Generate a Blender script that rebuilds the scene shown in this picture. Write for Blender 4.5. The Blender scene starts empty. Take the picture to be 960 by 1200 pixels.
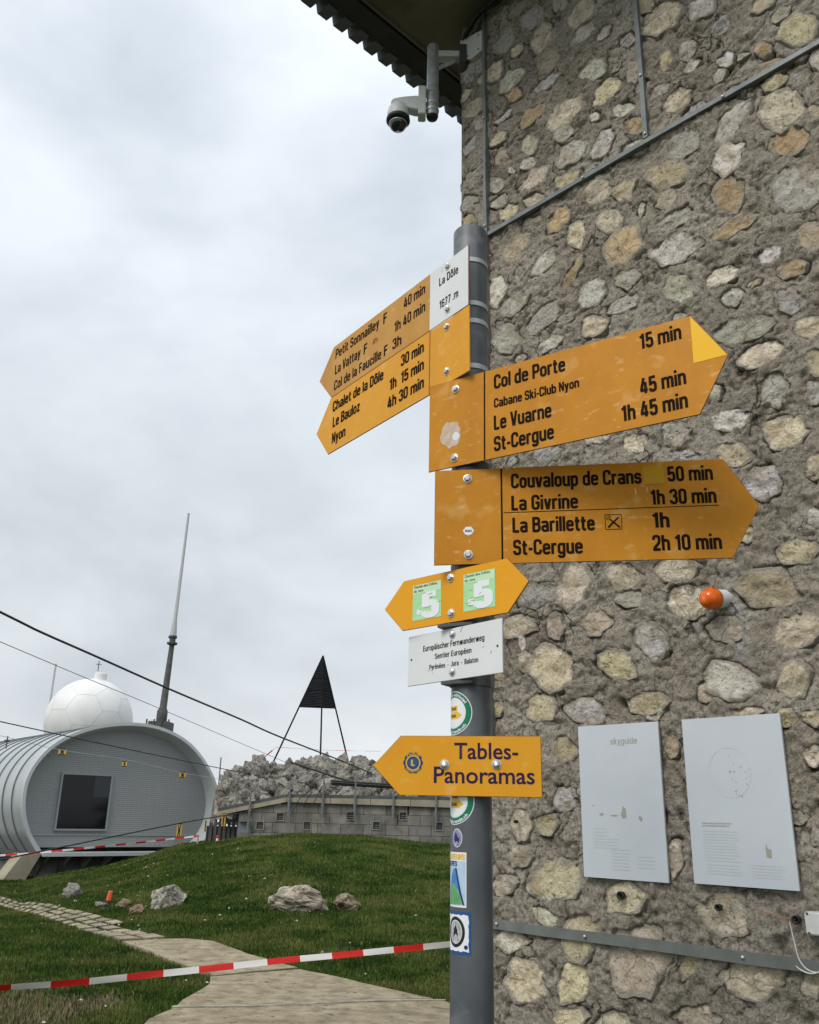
import bpy, bmesh, math, random
import numpy as np
from mathutils import Vector, Matrix, noise
R = math.radians
sc = bpy.context.scene
col = sc.collection
random.seed(11)

# ------------------------------------------------------------------ camera
EYE = Vector((0, 0, 1.6))
PITCH, ROLL = 0.331279, 0.0217126
cam_data = bpy.data.cameras.new('camera')
cam = bpy.data.objects.new('camera', cam_data)
col.objects.link(cam)
fwd = Vector((0, math.cos(PITCH), math.sin(PITCH)))
upv = Vector((0, -math.sin(PITCH), math.cos(PITCH)))
rgt = Vector((1, 0, 0))
rr = math.cos(ROLL) * rgt + math.sin(ROLL) * upv
uu = -math.sin(ROLL) * rgt + math.cos(ROLL) * upv
cam.matrix_world = Matrix(((rr.x, uu.x, -fwd.x, EYE.x), (rr.y, uu.y, -fwd.y, EYE.y), (rr.z, uu.z, -fwd.z, EYE.z), (0, 0, 0, 1)))
cam_data.sensor_fit = 'VERTICAL'
cam_data.sensor_height = 24
cam_data.sensor_width = 19.2
cam_data.lens = 24 * 1034.16 / 1200
cam_data.clip_start = 0.05
cam_data.clip_end = 2000
sc.camera = cam

# ------------------------------------------------------------------ sky and sun (overcast, brighter up high and behind the viewer's left)
SUN_EL, SUN_AZ = R(48), R(-140)          # azimuth measured from +Y towards +X
w = bpy.data.worlds.new('World')
sc.world = w
w.use_nodes = True
nt = w.node_tree
nt.nodes.clear()
N = nt.nodes.new
L = nt.links.new
out = N('ShaderNodeOutputWorld')
tc = N('ShaderNodeTexCoord')
sep = N('ShaderNodeSeparateXYZ')
L(tc.outputs['Generated'], sep.inputs[0])
sky = N('ShaderNodeTexSky')
sky.sky_type = 'NISHITA'
sky.sun_disc = False
sky.sun_elevation = SUN_EL
sky.sun_rotation = SUN_AZ
bg1 = N('ShaderNodeBackground')
bg1.inputs[1].default_value = 0.06
L(sky.outputs[0], bg1.inputs[0])
elev = N('ShaderNodeValToRGB')           # cloud deck brightness by height above the horizon
er = elev.color_ramp
er.elements[0].position = 0.0
er.elements[0].color = (0.60, 0.62, 0.645, 1)
er.elements[1].position = 1.0
er.elements[1].color = (1.30, 1.33, 1.38, 1)
for p, c in ((0.10, (0.59, 0.62, 0.645)), (0.32, (0.58, 0.618, 0.652)), (0.52, (0.605, 0.652, 0.70)), (0.72, (0.66, 0.71, 0.765))):
    e = er.elements.new(p)
    e.color = (*c, 1)
L(sep.outputs[2], elev.inputs[0])
mp = N('ShaderNodeMapping')
mp.inputs['Scale'].default_value = (1.0, 1.0, 1.9)
mp.inputs['Rotation'].default_value = (0.2, 0.35, 0.4)
L(tc.outputs['Generated'], mp.inputs[0])
n1 = N('ShaderNodeTexNoise')
n1.inputs['Scale'].default_value = 2.7
n1.inputs['Detail'].default_value = 8
n1.inputs['Roughness'].default_value = 0.5
n1.inputs['Distortion'].default_value = 0.25
L(mp.outputs[0], n1.inputs[0])
r1 = N('ShaderNodeValToRGB')
r1.color_ramp.elements[0].position = 0.32
r1.color_ramp.elements[0].color = (0.78, 0.80, 0.83, 1)
r1.color_ramp.elements[1].position = 0.66
r1.color_ramp.elements[1].color = (1.19, 1.19, 1.18, 1)
L(n1.outputs[0], r1.inputs[0])
mul = N('ShaderNodeMixRGB')
mul.blend_type = 'MULTIPLY'
mul.inputs[0].default_value = 1
L(elev.outputs[0], mul.inputs[1])
L(r1.outputs[0], mul.inputs[2])
bg2 = N('ShaderNodeBackground')
bg2.inputs[1].default_value = 1.0
L(mul.outputs[0], bg2.inputs[0])
mixs = N('ShaderNodeMixShader')
mixs.inputs[0].default_value = 0.93
L(bg1.outputs[0], mixs.inputs[1])
L(bg2.outputs[0], mixs.inputs[2])
L(mixs.outputs[0], out.inputs[0])

sun_d = bpy.data.lights.new('sun', 'SUN')
sun_d.energy = 1.5
sun_d.angle = R(25)
sun_d.color = (1.0, 0.96, 0.90)
sun = bpy.data.objects.new('sun', sun_d)
col.objects.link(sun)
sdir = Vector((math.sin(SUN_AZ) * math.cos(SUN_EL), math.cos(SUN_AZ) * math.cos(SUN_EL), math.sin(SUN_EL)))
sun.rotation_euler = sdir.to_track_quat('Z', 'Y').to_euler()
sun.location = sdir * 50

sc.view_settings.view_transform = 'Standard'
sc.view_settings.look = 'None'
sc.view_settings.exposure = 0.36
sc.view_settings.gamma = 1.0
sc.cycles.max_bounces = 6

# ------------------------------------------------------------------ materials
def rgba(c): return (c[0], c[1], c[2], 1.0)

def mat(name, c1, c2=None, scale=6.0, rough=0.7, bump=0.0, bscale=40.0, bdist=0.004, metallic=0.0,
        lo=0.35, hi=0.65, detail=6, objcol=False, spec=0.5, spots=None, transm=0.0, stretch=None):
    m = bpy.data.materials.new(name)
    m.use_nodes = True
    t = m.node_tree
    b = t.nodes['Principled BSDF']
    b.inputs['Roughness'].default_value = rough
    b.inputs['Metallic'].default_value = metallic
    b.inputs['Specular IOR Level'].default_value = spec
    if transm: b.inputs['Transmission Weight'].default_value = transm
    co = t.nodes.new('ShaderNodeTexCoord')
    src = co.outputs['Object']
    if stretch:
        mm = t.nodes.new('ShaderNodeMapping')
        mm.inputs['Scale'].default_value = stretch
        t.links.new(src, mm.inputs[0])
        src = mm.outputs[0]
    last = None
    if c2 is not None:
        n = t.nodes.new('ShaderNodeTexNoise')
        n.inputs['Scale'].default_value = scale
        n.inputs['Detail'].default_value = detail
        n.inputs['Roughness'].default_value = 0.62
        t.links.new(src, n.inputs[0])
        r = t.nodes.new('ShaderNodeValToRGB')
        r.color_ramp.elements[0].position = lo
        r.color_ramp.elements[0].color = rgba(c1)
        r.color_ramp.elements[1].position = hi
        r.color_ramp.elements[1].color = rgba(c2)
        t.links.new(n.outputs[0], r.inputs[0])
        last = r.outputs[0]
    if objcol:
        oi = t.nodes.new('ShaderNodeObjectInfo')
        x = t.nodes.new('ShaderNodeMixRGB')
        x.blend_type = 'MULTIPLY'
        x.inputs[0].default_value = 1
        t.links.new(oi.outputs['Color'], x.inputs[1])
        if last: t.links.new(last, x.inputs[2])
        else: x.inputs[2].default_value = rgba(c1)
        last = x.outputs[0]
    if spots:                               # (colour, scale, threshold, softness, amount)
        sc_, scl, th, sf, am = spots
        n = t.nodes.new('ShaderNodeTexNoise')
        n.inputs['Scale'].default_value = scl
        n.inputs['Detail'].default_value = 4
        t.links.new(src, n.inputs[0])
        r = t.nodes.new('ShaderNodeMapRange')
        r.inputs[1].default_value = th
        r.inputs[2].default_value = th + sf
        r.inputs[4].default_value = am
        t.links.new(n.outputs[0], r.inputs[0])
        x = t.nodes.new('ShaderNodeMixRGB')
        t.links.new(r.outputs[0], x.inputs[0])
        if last: t.links.new(last, x.inputs[1])
        else: x.inputs[1].default_value = rgba(c1)
        x.inputs[2].default_value = rgba(sc_)
        last = x.outputs[0]
    if last: t.links.new(last, b.inputs['Base Color'])
    else: b.inputs['Base Color'].default_value = rgba(c1)
    if bump:
        n = t.nodes.new('ShaderNodeTexNoise')
        n.inputs['Scale'].default_value = bscale
        n.inputs['Detail'].default_value = 8
        n.inputs['Roughness'].default_value = 0.7
        t.links.new(src, n.inputs[0])
        bp = t.nodes.new('ShaderNodeBump')
        bp.inputs['Strength'].default_value = bump
        bp.inputs['Distance'].default_value = bdist
        t.links.new(n.outputs[0], bp.inputs['Height'])
        t.links.new(bp.outputs[0], b.inputs['Normal'])
    return m

M = {}
M['orange'] = mat('old_yellow_enamel', (0.52, 0.205, 0.008), (0.60, 0.245, 0.012), 9, 0.5, 0.05, 90, 0.001, spec=0.22, spots=((0.68, 0.37, 0.10), 16, 0.58, 0.10, 0.55))
M['orange_new'] = mat('yellow_enamel', (0.74, 0.325, 0.014), (0.78, 0.355, 0.018), 7, 0.45, 0.02, 90, 0.001, spec=0.25, spots=((0.80, 0.48, 0.16), 14, 0.60, 0.08, 0.4))
M['orange_bright'] = mat('bright_yellow_enamel', (0.80, 0.345, 0.004), (0.84, 0.37, 0.006), 7, 0.4, 0.02, 90, 0.001, spec=0.3)
M['orange_faded'] = mat('faded_yellow_enamel', (0.54, 0.265, 0.055), (0.60, 0.31, 0.080), 9, 0.6, 0.03, 90, 0.001, spec=0.2, spots=((0.66, 0.47, 0.24), 8, 0.58, 0.12, 0.5))
M['triangle'] = mat('fresh_yellow_film', (0.92, 0.50, 0.004), None, rough=0.4, spec=0.25)
M['patch_yellow'] = mat('yellow_tape_film', (0.56, 0.30, 0.012), None, rough=0.4, spec=0.25)
M['sign_white'] = mat('white_enamel', (0.72, 0.73, 0.72), (0.78, 0.78, 0.77), 8, 0.35, 0.02, 80, 0.001, spots=((0.5, 0.48, 0.42), 14, 0.68, 0.05, 0.5))
M['edge'] = mat('plate_edge', (0.20, 0.07, 0.03), None, rough=0.6)
M['letter'] = mat('black_lettering', (0.006, 0.004, 0.003), (0.022, 0.012, 0.006), 60, 0.7, spec=0.08)
M['letter_purple'] = mat('violet_lettering', (0.035, 0.016, 0.060), None, rough=0.6, spec=0.12)
M['residue'] = mat('glue_residue', (0.50, 0.36, 0.22), (0.66, 0.54, 0.42), 60, 0.8, 0.3, 150, 0.001)
M['bolt'] = mat('stainless_steel', (0.80, 0.78, 0.75), (0.5, 0.48, 0.46), 60, 0.3, metallic=0.7)
M['pole'] = mat('anthracite_painted_steel', (0.058, 0.066, 0.072), (0.088, 0.097, 0.102), 9, 0.42, 0.05, 60, 0.001, spots=((0.16, 0.17, 0.175), 13, 0.62, 0.08, 0.5))
M['clamp'] = mat('galvanised_band', (0.55, 0.56, 0.57), (0.42, 0.43, 0.44), 25, 0.4, metallic=0.4)
M['clamp_dark'] = mat('dark_clamp', (0.10, 0.10, 0.105), None, rough=0.45, metallic=0.5)
M['conduit'] = mat('galvanised_conduit', (0.14, 0.155, 0.155), (0.22, 0.235, 0.235), 14, 0.5, 0.05, 50, 0.001, metallic=0.3)
M['channel'] = mat('grey_cable_channel', (0.125, 0.135, 0.125), (0.18, 0.19, 0.175), 14, 0.55, 0.05, 50, 0.001)
M['mortar'] = None
M['panel'] = mat('faded_white_panel', (0.57, 0.605, 0.655), (0.61, 0.645, 0.685), 5, 0.3, 0.0, spots=((0.56, 0.63, 0.62), 5, 0.55, 0.2, 0.5))
M['panel_ink'] = mat('faded_print', (0.55, 0.585, 0.62), None, rough=0.4)
M['panel_ink2'] = mat('brown_wear', (0.38, 0.365, 0.31), None, rough=0.5)
M['alu'] = mat('aluminium_edge', (0.5, 0.51, 0.52), None, rough=0.4, metallic=0.6)
M['plastic_white'] = mat('white_plastic', (0.72, 0.72, 0.70), (0.62, 0.62, 0.60), 20, 0.4)
M['cctv'] = mat('cream_grey_housing', (0.56, 0.58, 0.55), (0.62, 0.64, 0.61), 20, 0.45)
M['dome'] = mat('smoked_dome', (0.015, 0.015, 0.018), None, rough=0.06, spec=0.8)
M['black'] = mat('black_rubber', (0.012, 0.012, 0.013), None, rough=0.6)
M['black_iron'] = mat('black_sheet_metal', (0.006, 0.006, 0.007), (0.011, 0.011, 0.012), 4, 0.7, spec=0.12)
M['steel_old'] = mat('old_galvanised_pipe', (0.30, 0.31, 0.31), (0.48, 0.49, 0.48), 22, 0.45, 0.1, 60, 0.002, metallic=0.3)
M['amber'] = mat('amber_lens', (0.85, 0.16, 0.008), (0.72, 0.11, 0.005), 60, 0.12)
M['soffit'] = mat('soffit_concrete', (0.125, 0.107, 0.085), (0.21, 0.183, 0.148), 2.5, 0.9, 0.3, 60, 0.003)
M['roof_dark'] = mat('dark_roof_edge', (0.018, 0.018, 0.02), (0.03, 0.03, 0.032), 8, 0.6)
M['tile'] = mat('slate_grey_roof_sheet', (0.055, 0.058, 0.066), (0.085, 0.088, 0.096), 8, 0.6, 0.1, 40, 0.002)
M['grass'] = mat('grass_sod', (0.016, 0.028, 0.007), (0.05, 0.07, 0.016), 0.9, 0.95, 0.8, 6, 0.08, detail=10)
M['blade'] = mat('grass_blades', (0.022, 0.055, 0.008), (0.085, 0.132, 0.024), 1.6, 0.8, detail=9, spec=0.1, spots=((0.145, 0.155, 0.045), 0.8, 0.48, 0.14, 0.65))
M['blade_dry'] = mat('dry_grass', (0.16, 0.13, 0.065), (0.26, 0.21, 0.12), 3, 0.9)
M['dirt'] = mat('bare_earth', (0.12, 0.095, 0.060), (0.26, 0.21, 0.14), 5, 0.95, 0.5, 20, 0.02)
M['slab'] = mat('path_concrete', (0.20, 0.165, 0.108), (0.37, 0.315, 0.215), 6, 0.95, 0.9, 22, 0.02, spec=0.2, spots=((0.075, 0.066, 0.038), 13, 0.62, 0.06, 0.7), detail=12)
M['paver'] = mat('paver_concrete', (0.25, 0.222, 0.155), (0.38, 0.34, 0.25), 5, 0.95, 0.6, 30, 0.010, objcol=True, spec=0.2)
M['screed'] = mat('pale_cement_strip', (0.19, 0.17, 0.13), (0.36, 0.33, 0.27), 9, 0.9, 0.2, 40, 0.004)
M['limestone'] = mat('grey_limestone', (0.11, 0.102, 0.088), (0.45, 0.43, 0.38), 3.5, 0.95, 1.0, 7, 0.06, lo=0.34, hi=0.60, objcol=True, spec=0.2, spots=((0.07, 0.062, 0.05), 4.5, 0.58, 0.07, 0.75), detail=12)
M['pebble'] = mat('white_pebble', (0.34, 0.33, 0.29), (0.5, 0.49, 0.45), 9, 0.9)
M['zinc'] = mat('pale_zinc_cladding', (0.40, 0.435, 0.44), (0.47, 0.50, 0.505), 1.2, 0.4, 0.0, metallic=0.25)
M['zinc_in'] = mat('zinc_reveal', (0.47, 0.50, 0.50), (0.53, 0.56, 0.56), 1.2, 0.5, metallic=0.1)
M['seam'] = mat('dark_seam', (0.17, 0.185, 0.19), None, rough=0.6)
M['glass'] = mat('dark_glass', (0.008, 0.009, 0.011), None, rough=0.12, spec=0.35)
M['glass2'] = mat('dark_glass_reflection', (0.035, 0.037, 0.045), None, rough=0.2, spec=0.4)  # window reflection painted in as a paler glass colour
M['frame'] = mat('grey_window_frame', (0.30, 0.32, 0.33), None, rough=0.5)
M['concrete'] = mat('weathered_concrete', (0.22, 0.21, 0.185), (0.40, 0.38, 0.34), 1.6, 0.9, 0.3, 20, 0.01, detail=9)
M['block'] = mat('concrete_block', (0.13, 0.125, 0.11), (0.235, 0.225, 0.20), 2.2, 0.95, 0.4, 30, 0.008, objcol=True, detail=9, spots=((0.07, 0.066, 0.06), 3.0, 0.56, 0.12, 0.6))
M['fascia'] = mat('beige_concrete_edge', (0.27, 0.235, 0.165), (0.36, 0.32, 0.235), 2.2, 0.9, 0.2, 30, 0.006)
M['felt'] = mat('roof_felt', (0.055, 0.065, 0.062), (0.09, 0.10, 0.095), 5, 0.9, 0.3, 20, 0.01)
M['radome'] = mat('radome_white', (0.66, 0.66, 0.645), (0.73, 0.73, 0.715), 0.6, 0.55)
M['radome_seam'] = mat('radome_seam', (0.68, 0.68, 0.665), None, rough=0.6)
M['mast_dark'] = mat('mast_weathered', (0.04, 0.04, 0.038), (0.09, 0.087, 0.08), 3, 0.7)
M['mast_light'] = mat('whip_fibreglass', (0.42, 0.42, 0.42), None, rough=0.5)
M['tape_red'] = mat('red_film', (0.62, 0.022, 0.018), None, rough=0.35)
M['tape_white'] = mat('white_film', (0.74, 0.72, 0.70), None, rough=0.35)
M['tag_yellow'] = mat('yellow_tag', (0.58, 0.34, 0.04), None, rough=0.5)
M['orange_stake'] = mat('orange_spray_paint', (0.85, 0.12, 0.04), None, rough=0.6)
M['wood_grey'] = mat('greyed_timber', (0.045, 0.043, 0.04), (0.09, 0.085, 0.08), 5, 0.9)
M['st_white'] = mat('sticker_white', (0.84, 0.85, 0.86), None, rough=0.35)
M['st_green'] = mat('sticker_green', (0.0, 0.19, 0.085), None, rough=0.35)
M['st_yellow'] = mat('sticker_yellow', (0.85, 0.50, 0.04), None, rough=0.35)
M['st_blue'] = mat('sticker_blue', (0.02, 0.09, 0.28), None, rough=0.35)
M['st_navy'] = mat('sticker_navy', (0.015, 0.03, 0.12), None, rough=0.35)
M['st_black'] = mat('sticker_black', (0.02, 0.02, 0.022), None, rough=0.35)
M['st_gold'] = mat('emblem_gold', (0.62, 0.42, 0.08), None, rough=0.4)
M['st_lightgreen'] = mat('sticker_light_green', (0.36, 0.72, 0.34), (0.50, 0.80, 0.42), 18, 0.4)
M['st_palegreen'] = mat('sticker_pale_green', (0.60, 0.80, 0.52), None, rough=0.4)
M['st_sky'] = mat('sticker_sky_blue', (0.38, 0.55, 0.74), (0.55, 0.68, 0.80), 30, 0.4)
M['st_lilac'] = mat('sticker_lilac', (0.42, 0.40, 0.58), (0.18, 0.15, 0.28), 70, 0.4)
M['st_hill'] = mat('sticker_hill_green', (0.10, 0.33, 0.12), (0.18, 0.42, 0.2), 60, 0.4)
M['st_peak'] = mat('sticker_peak_blue', (0.05, 0.18, 0.50), (0.10, 0.28, 0.62), 60, 0.4)
M['st_grey'] = mat('sticker_engraving', (0.30, 0.30, 0.31), (0.6, 0.6, 0.6), 160, 0.35)

def weather(m, amount=1.0):
    """fine pale scuffs and small dark specks laid over a painted plate"""
    t = m.node_tree
    b = t.nodes['Principled BSDF']
    src = b.inputs['Base Color'].links[0].from_socket
    co = t.nodes.new('ShaderNodeTexCoord').outputs['Object']
    for scl, st_, lo_, hi_, c_, am in ((26, (1, 1, 2.2), .60, .70, (0.86, 0.60, 0.28), .34), (150, (1, 1, 1), .685, .72, (0.10, 0.05, 0.015), .75), (5, (1, 1, .35), .50, .72, (0.30, 0.115, 0.01), .38), (90, (1, 1, .3), .70, .74, (0.9, 0.7, 0.4), .6)):
        mm = t.nodes.new('ShaderNodeMapping')
        mm.inputs['Scale'].default_value = st_
        t.links.new(co, mm.inputs[0])
        n = t.nodes.new('ShaderNodeTexNoise')
        n.inputs['Scale'].default_value = scl
        n.inputs['Detail'].default_value = 6
        t.links.new(mm.outputs[0], n.inputs[0])
        r = t.nodes.new('ShaderNodeMapRange')
        r.inputs[1].default_value = lo_
        r.inputs[2].default_value = hi_
        r.inputs[4].default_value = am * amount
        t.links.new(n.outputs[0], r.inputs[0])
        x = t.nodes.new('ShaderNodeMixRGB')
        t.links.new(r.outputs[0], x.inputs[0])
        t.links.new(src, x.inputs[1])
        x.inputs[2].default_value = rgba(c_)
        src = x.outputs[0]
    t.links.new(src, b.inputs['Base Color'])
for k_, a_ in (('orange', 1.0), ('orange_new', .55), ('orange_bright', .3), ('orange_faded', 1.0)): weather(M[k_], a_)

def facade_mat():
    m = mat('grey_tile_rows', (0.2, 0.2, 0.2), None, rough=0.7)
    t = m.node_tree
    b = t.nodes['Principled BSDF']
    co = t.nodes.new('ShaderNodeTexCoord')
    br = t.nodes.new('ShaderNodeTexBrick')
    mpn = t.nodes.new('ShaderNodeMapping')
    mpn.inputs['Rotation'].default_value = (R(90), 0, 0)
    t.links.new(co.outputs['Object'], mpn.inputs[0])
    t.links.new(mpn.outputs[0], br.inputs[0])
    br.inputs['Color1'].default_value = (0.31, 0.322, 0.322, 1)
    br.inputs['Color2'].default_value = (0.325, 0.337, 0.337, 1)
    br.inputs['Mortar'].default_value = (0.25, 0.26, 0.26, 1)
    br.inputs['Scale'].default_value = 1.0
    br.inputs['Brick Width'].default_value = 0.30
    br.inputs['Row Height'].default_value = 0.058
    br.inputs['Mortar Size'].default_value = 0.008
    t.links.new(br.outputs[0], b.inputs['Base Color'])
    bp = t.nodes.new('ShaderNodeBump')
    bp.inputs['Distance'].default_value = 0.01
    bp.inputs['Strength'].default_value = 0.6
    t.links.new(br.outputs['Fac'], bp.inputs['Height'])
    bp.invert = True
    t.links.new(bp.outputs[0], b.inputs['Normal'])
    return m
M['facade'] = facade_mat()

def ramp_node(t, src, stops):
    r = t.nodes.new('ShaderNodeValToRGB')
    e = r.color_ramp.elements
    e[0].position, e[0].color = stops[0][0], rgba(stops[0][1])
    e[1].position, e[1].color = stops[-1][0], rgba(stops[-1][1])
    for p, c in stops[1:-1]:
        k = e.new(p)
        k.color = rgba(c)
    t.links.new(src, r.inputs[0])
    return r.outputs[0]

def noise_node(t, src, scale, detail=6, rough=0.6, dist=0.0):
    n = t.nodes.new('ShaderNodeTexNoise')
    n.inputs['Scale'].default_value = scale
    n.inputs['Detail'].default_value = detail
    n.inputs['Roughness'].default_value = rough
    n.inputs['Distortion'].default_value = dist
    t.links.new(src, n.inputs[0])
    return n.outputs[0]

def mortar_mat(stone):
    m = bpy.data.materials.new('rubble_stone' if stone else 'rough_lime_mortar')
    m.use_nodes = True
    t = m.node_tree
    b = t.nodes['Principled BSDF']
    b.inputs['Roughness'].default_value = 0.92
    b.inputs['Specular IOR Level'].default_value = 0.25
    g = t.nodes.new('ShaderNodeNewGeometry').outputs['Position']
    def mix(a, c, f, mode='MIX'):
        x = t.nodes.new('ShaderNodeMixRGB')
        x.blend_type = mode
        if isinstance(f, float): x.inputs[0].default_value = f
        else: t.links.new(f, x.inputs[0])
        for i, v in ((1, a), (2, c)):
            if isinstance(v, tuple): x.inputs[i].default_value = rgba(v)
            else: t.links.new(v, x.inputs[i])
        return x.outputs[0]
    # crisp branching fissures
    nv = t.nodes.new('ShaderNodeTexNoise')
    nv.inputs['Scale'].default_value = 9
    nv.inputs['Detail'].default_value = 5
    t.links.new(g, nv.inputs[0])
    va = t.nodes.new('ShaderNodeVectorMath')
    va.operation = 'MULTIPLY_ADD'
    va.inputs[1].default_value = (.16, .16, .16)
    t.links.new(nv.outputs['Color'], va.inputs[0])
    t.links.new(g, va.inputs[2])
    cv_ = t.nodes.new('ShaderNodeTexVoronoi')
    cv_.feature = 'DISTANCE_TO_EDGE'
    cv_.inputs['Scale'].default_value = 6.5
    t.links.new(va.outputs[0], cv_.inputs['Vector'])
    line = ramp_node(t, cv_.outputs['Distance'], [(0.008, (1, 1, 1)), (0.030, (0, 0, 0))])
    where = ramp_node(t, noise_node(t, g, 4.2, 3), [(0.50, (0, 0, 0)), (0.60, (1, 1, 1))])
    crack = mix(line, where, 1.0, 'MULTIPLY')
    if stone:
        oi = t.nodes.new('ShaderNodeObjectInfo')
        var = ramp_node(t, noise_node(t, g, 22, 8, 0.65, 0.4), [(0.30, (0.68, 0.65, 0.58)), (0.45, (1.0, 0.98, 0.95)), (0.66, (1.20, 1.22, 1.26))])
        c = mix(oi.outputs['Color'], var, 1.0, 'MULTIPLY')
        stain = ramp_node(t, noise_node(t, g, 9, 5, 0.6, 0.6), [(0.54, (0, 0, 0)), (0.68, (0.6, 0.6, 0.6))])
        c = mix(c, (0.40, 0.285, 0.15), stain)
        ash = ramp_node(t, noise_node(t, g, 7, 6, 0.65, 0.8), [(0.54, (0, 0, 0)), (0.66, (0.4, 0.4, 0.4))])
        c = mix(c, (0.47, 0.45, 0.41), ash)
        soot = ramp_node(t, noise_node(t, g, 60, 6, 0.7), [(0.34, (0.8, 0.8, 0.8)), (0.44, (0, 0, 0))])
        c = mix(c, (0.11, 0.10, 0.085), soot)
        at = t.nodes.new('ShaderNodeAttribute')
        at.attribute_name = 'rim'
        ad = t.nodes.new('ShaderNodeMath')
        ad.operation = 'MULTIPLY_ADD'
        ad.inputs[1].default_value = 1.5
        t.links.new(noise_node(t, g, 34, 6, 0.7, 0.6), ad.inputs[0])
        t.links.new(at.outputs['Fac'], ad.inputs[2])
        mr = t.nodes.new('ShaderNodeMapRange')
        mr.inputs[1].default_value = 1.28
        mr.inputs[2].default_value = 1.50
        t.links.new(ad.outputs[0], mr.inputs[0])
        c = mix(c, (0.44, 0.392, 0.318), mr.outputs[0])
        b1, d1, b2, d2 = 24, 0.035, 90, 0.010
    else:
        c = ramp_node(t, noise_node(t, g, 3.2, 7, 0.62), [(0.34, (0.315, 0.272, 0.215)), (0.5, (0.435, 0.383, 0.308)), (0.68, (0.55, 0.50, 0.42))])
        fine = ramp_node(t, noise_node(t, g, 75, 9, 0.85, 0.6), [(0.39, (0.26, 0.245, 0.225)), (0.46, (0.92, 0.91, 0.90)), (0.62, (1.50, 1.49, 1.48))])
        c = mix(c, fine, 1.0, 'MULTIPLY')
        vo = t.nodes.new('ShaderNodeTexVoronoi')
        vo.inputs['Scale'].default_value = 130
        t.links.new(g, vo.inputs['Vector'])
        sp = ramp_node(t, vo.outputs['Distance'], [(0.20, (.7, .7, .7)), (0.34, (0, 0, 0))])
        rare = ramp_node(t, noise_node(t, g, 19, 3), [(0.46, (0, 0, 0)), (0.62, (1, 1, 1))])
        c = mix(c, (0.62, 0.58, 0.50), mix(sp, rare, 1.0, 'MULTIPLY'))
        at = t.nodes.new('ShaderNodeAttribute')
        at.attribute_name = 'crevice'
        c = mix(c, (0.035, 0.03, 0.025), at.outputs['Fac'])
        at2 = t.nodes.new('ShaderNodeAttribute')
        at2.attribute_name = 'bloom'
        c = mix(c, (0.55, 0.54, 0.52), at2.outputs['Fac'])
        b1, d1, b2, d2 = 30, 0.030, 105, 0.020
    t.links.new(c, b.inputs['Base Color'])
    c = mix(c, (0.045, 0.036, 0.028), mix(crack, (.5, .5, .5) if stone else (.9, .9, .9), 1.0, 'MULTIPLY'))
    t.links.new(c, b.inputs['Base Color'])
    h1 = noise_node(t, g, b1, 7, 0.65, 0.5)
    h2 = noise_node(t, g, b2, 5, 0.7)
    p1 = t.nodes.new('ShaderNodeBump')
    p1.inputs['Distance'].default_value = d1
    p1.inputs['Strength'].default_value = 0.9
    t.links.new(h1, p1.inputs['Height'])
    p2 = t.nodes.new('ShaderNodeBump')
    p2.inputs['Distance'].default_value = d2
    p2.inputs['Strength'].default_value = 0.9
    t.links.new(h2, p2.inputs['Height'])
    t.links.new(p1.outputs[0], p2.inputs['Normal'])
    t.links.new(p2.outputs[0], b.inputs['Normal'])
    return m
M['mortar'] = mortar_mat(False)
M['stone'] = mortar_mat(True)

# ------------------------------------------------------------------ helpers
def tag(o, label=None, cat=None, group=None, kind=None):
    if label: o['label'] = label
    if cat: o['category'] = cat
    if group: o['group'] = group
    if kind: o['kind'] = kind
    return o

def empty(name, loc=(0, 0, 0), rz=0.0, label=None, cat=None, group=None):
    o = bpy.data.objects.new(name, None)
    o.empty_display_size = 0.1
    col.objects.link(o)
    o.location = loc
    o.rotation_euler = (0, 0, rz)
    return tag(o, label, cat, group)

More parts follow.
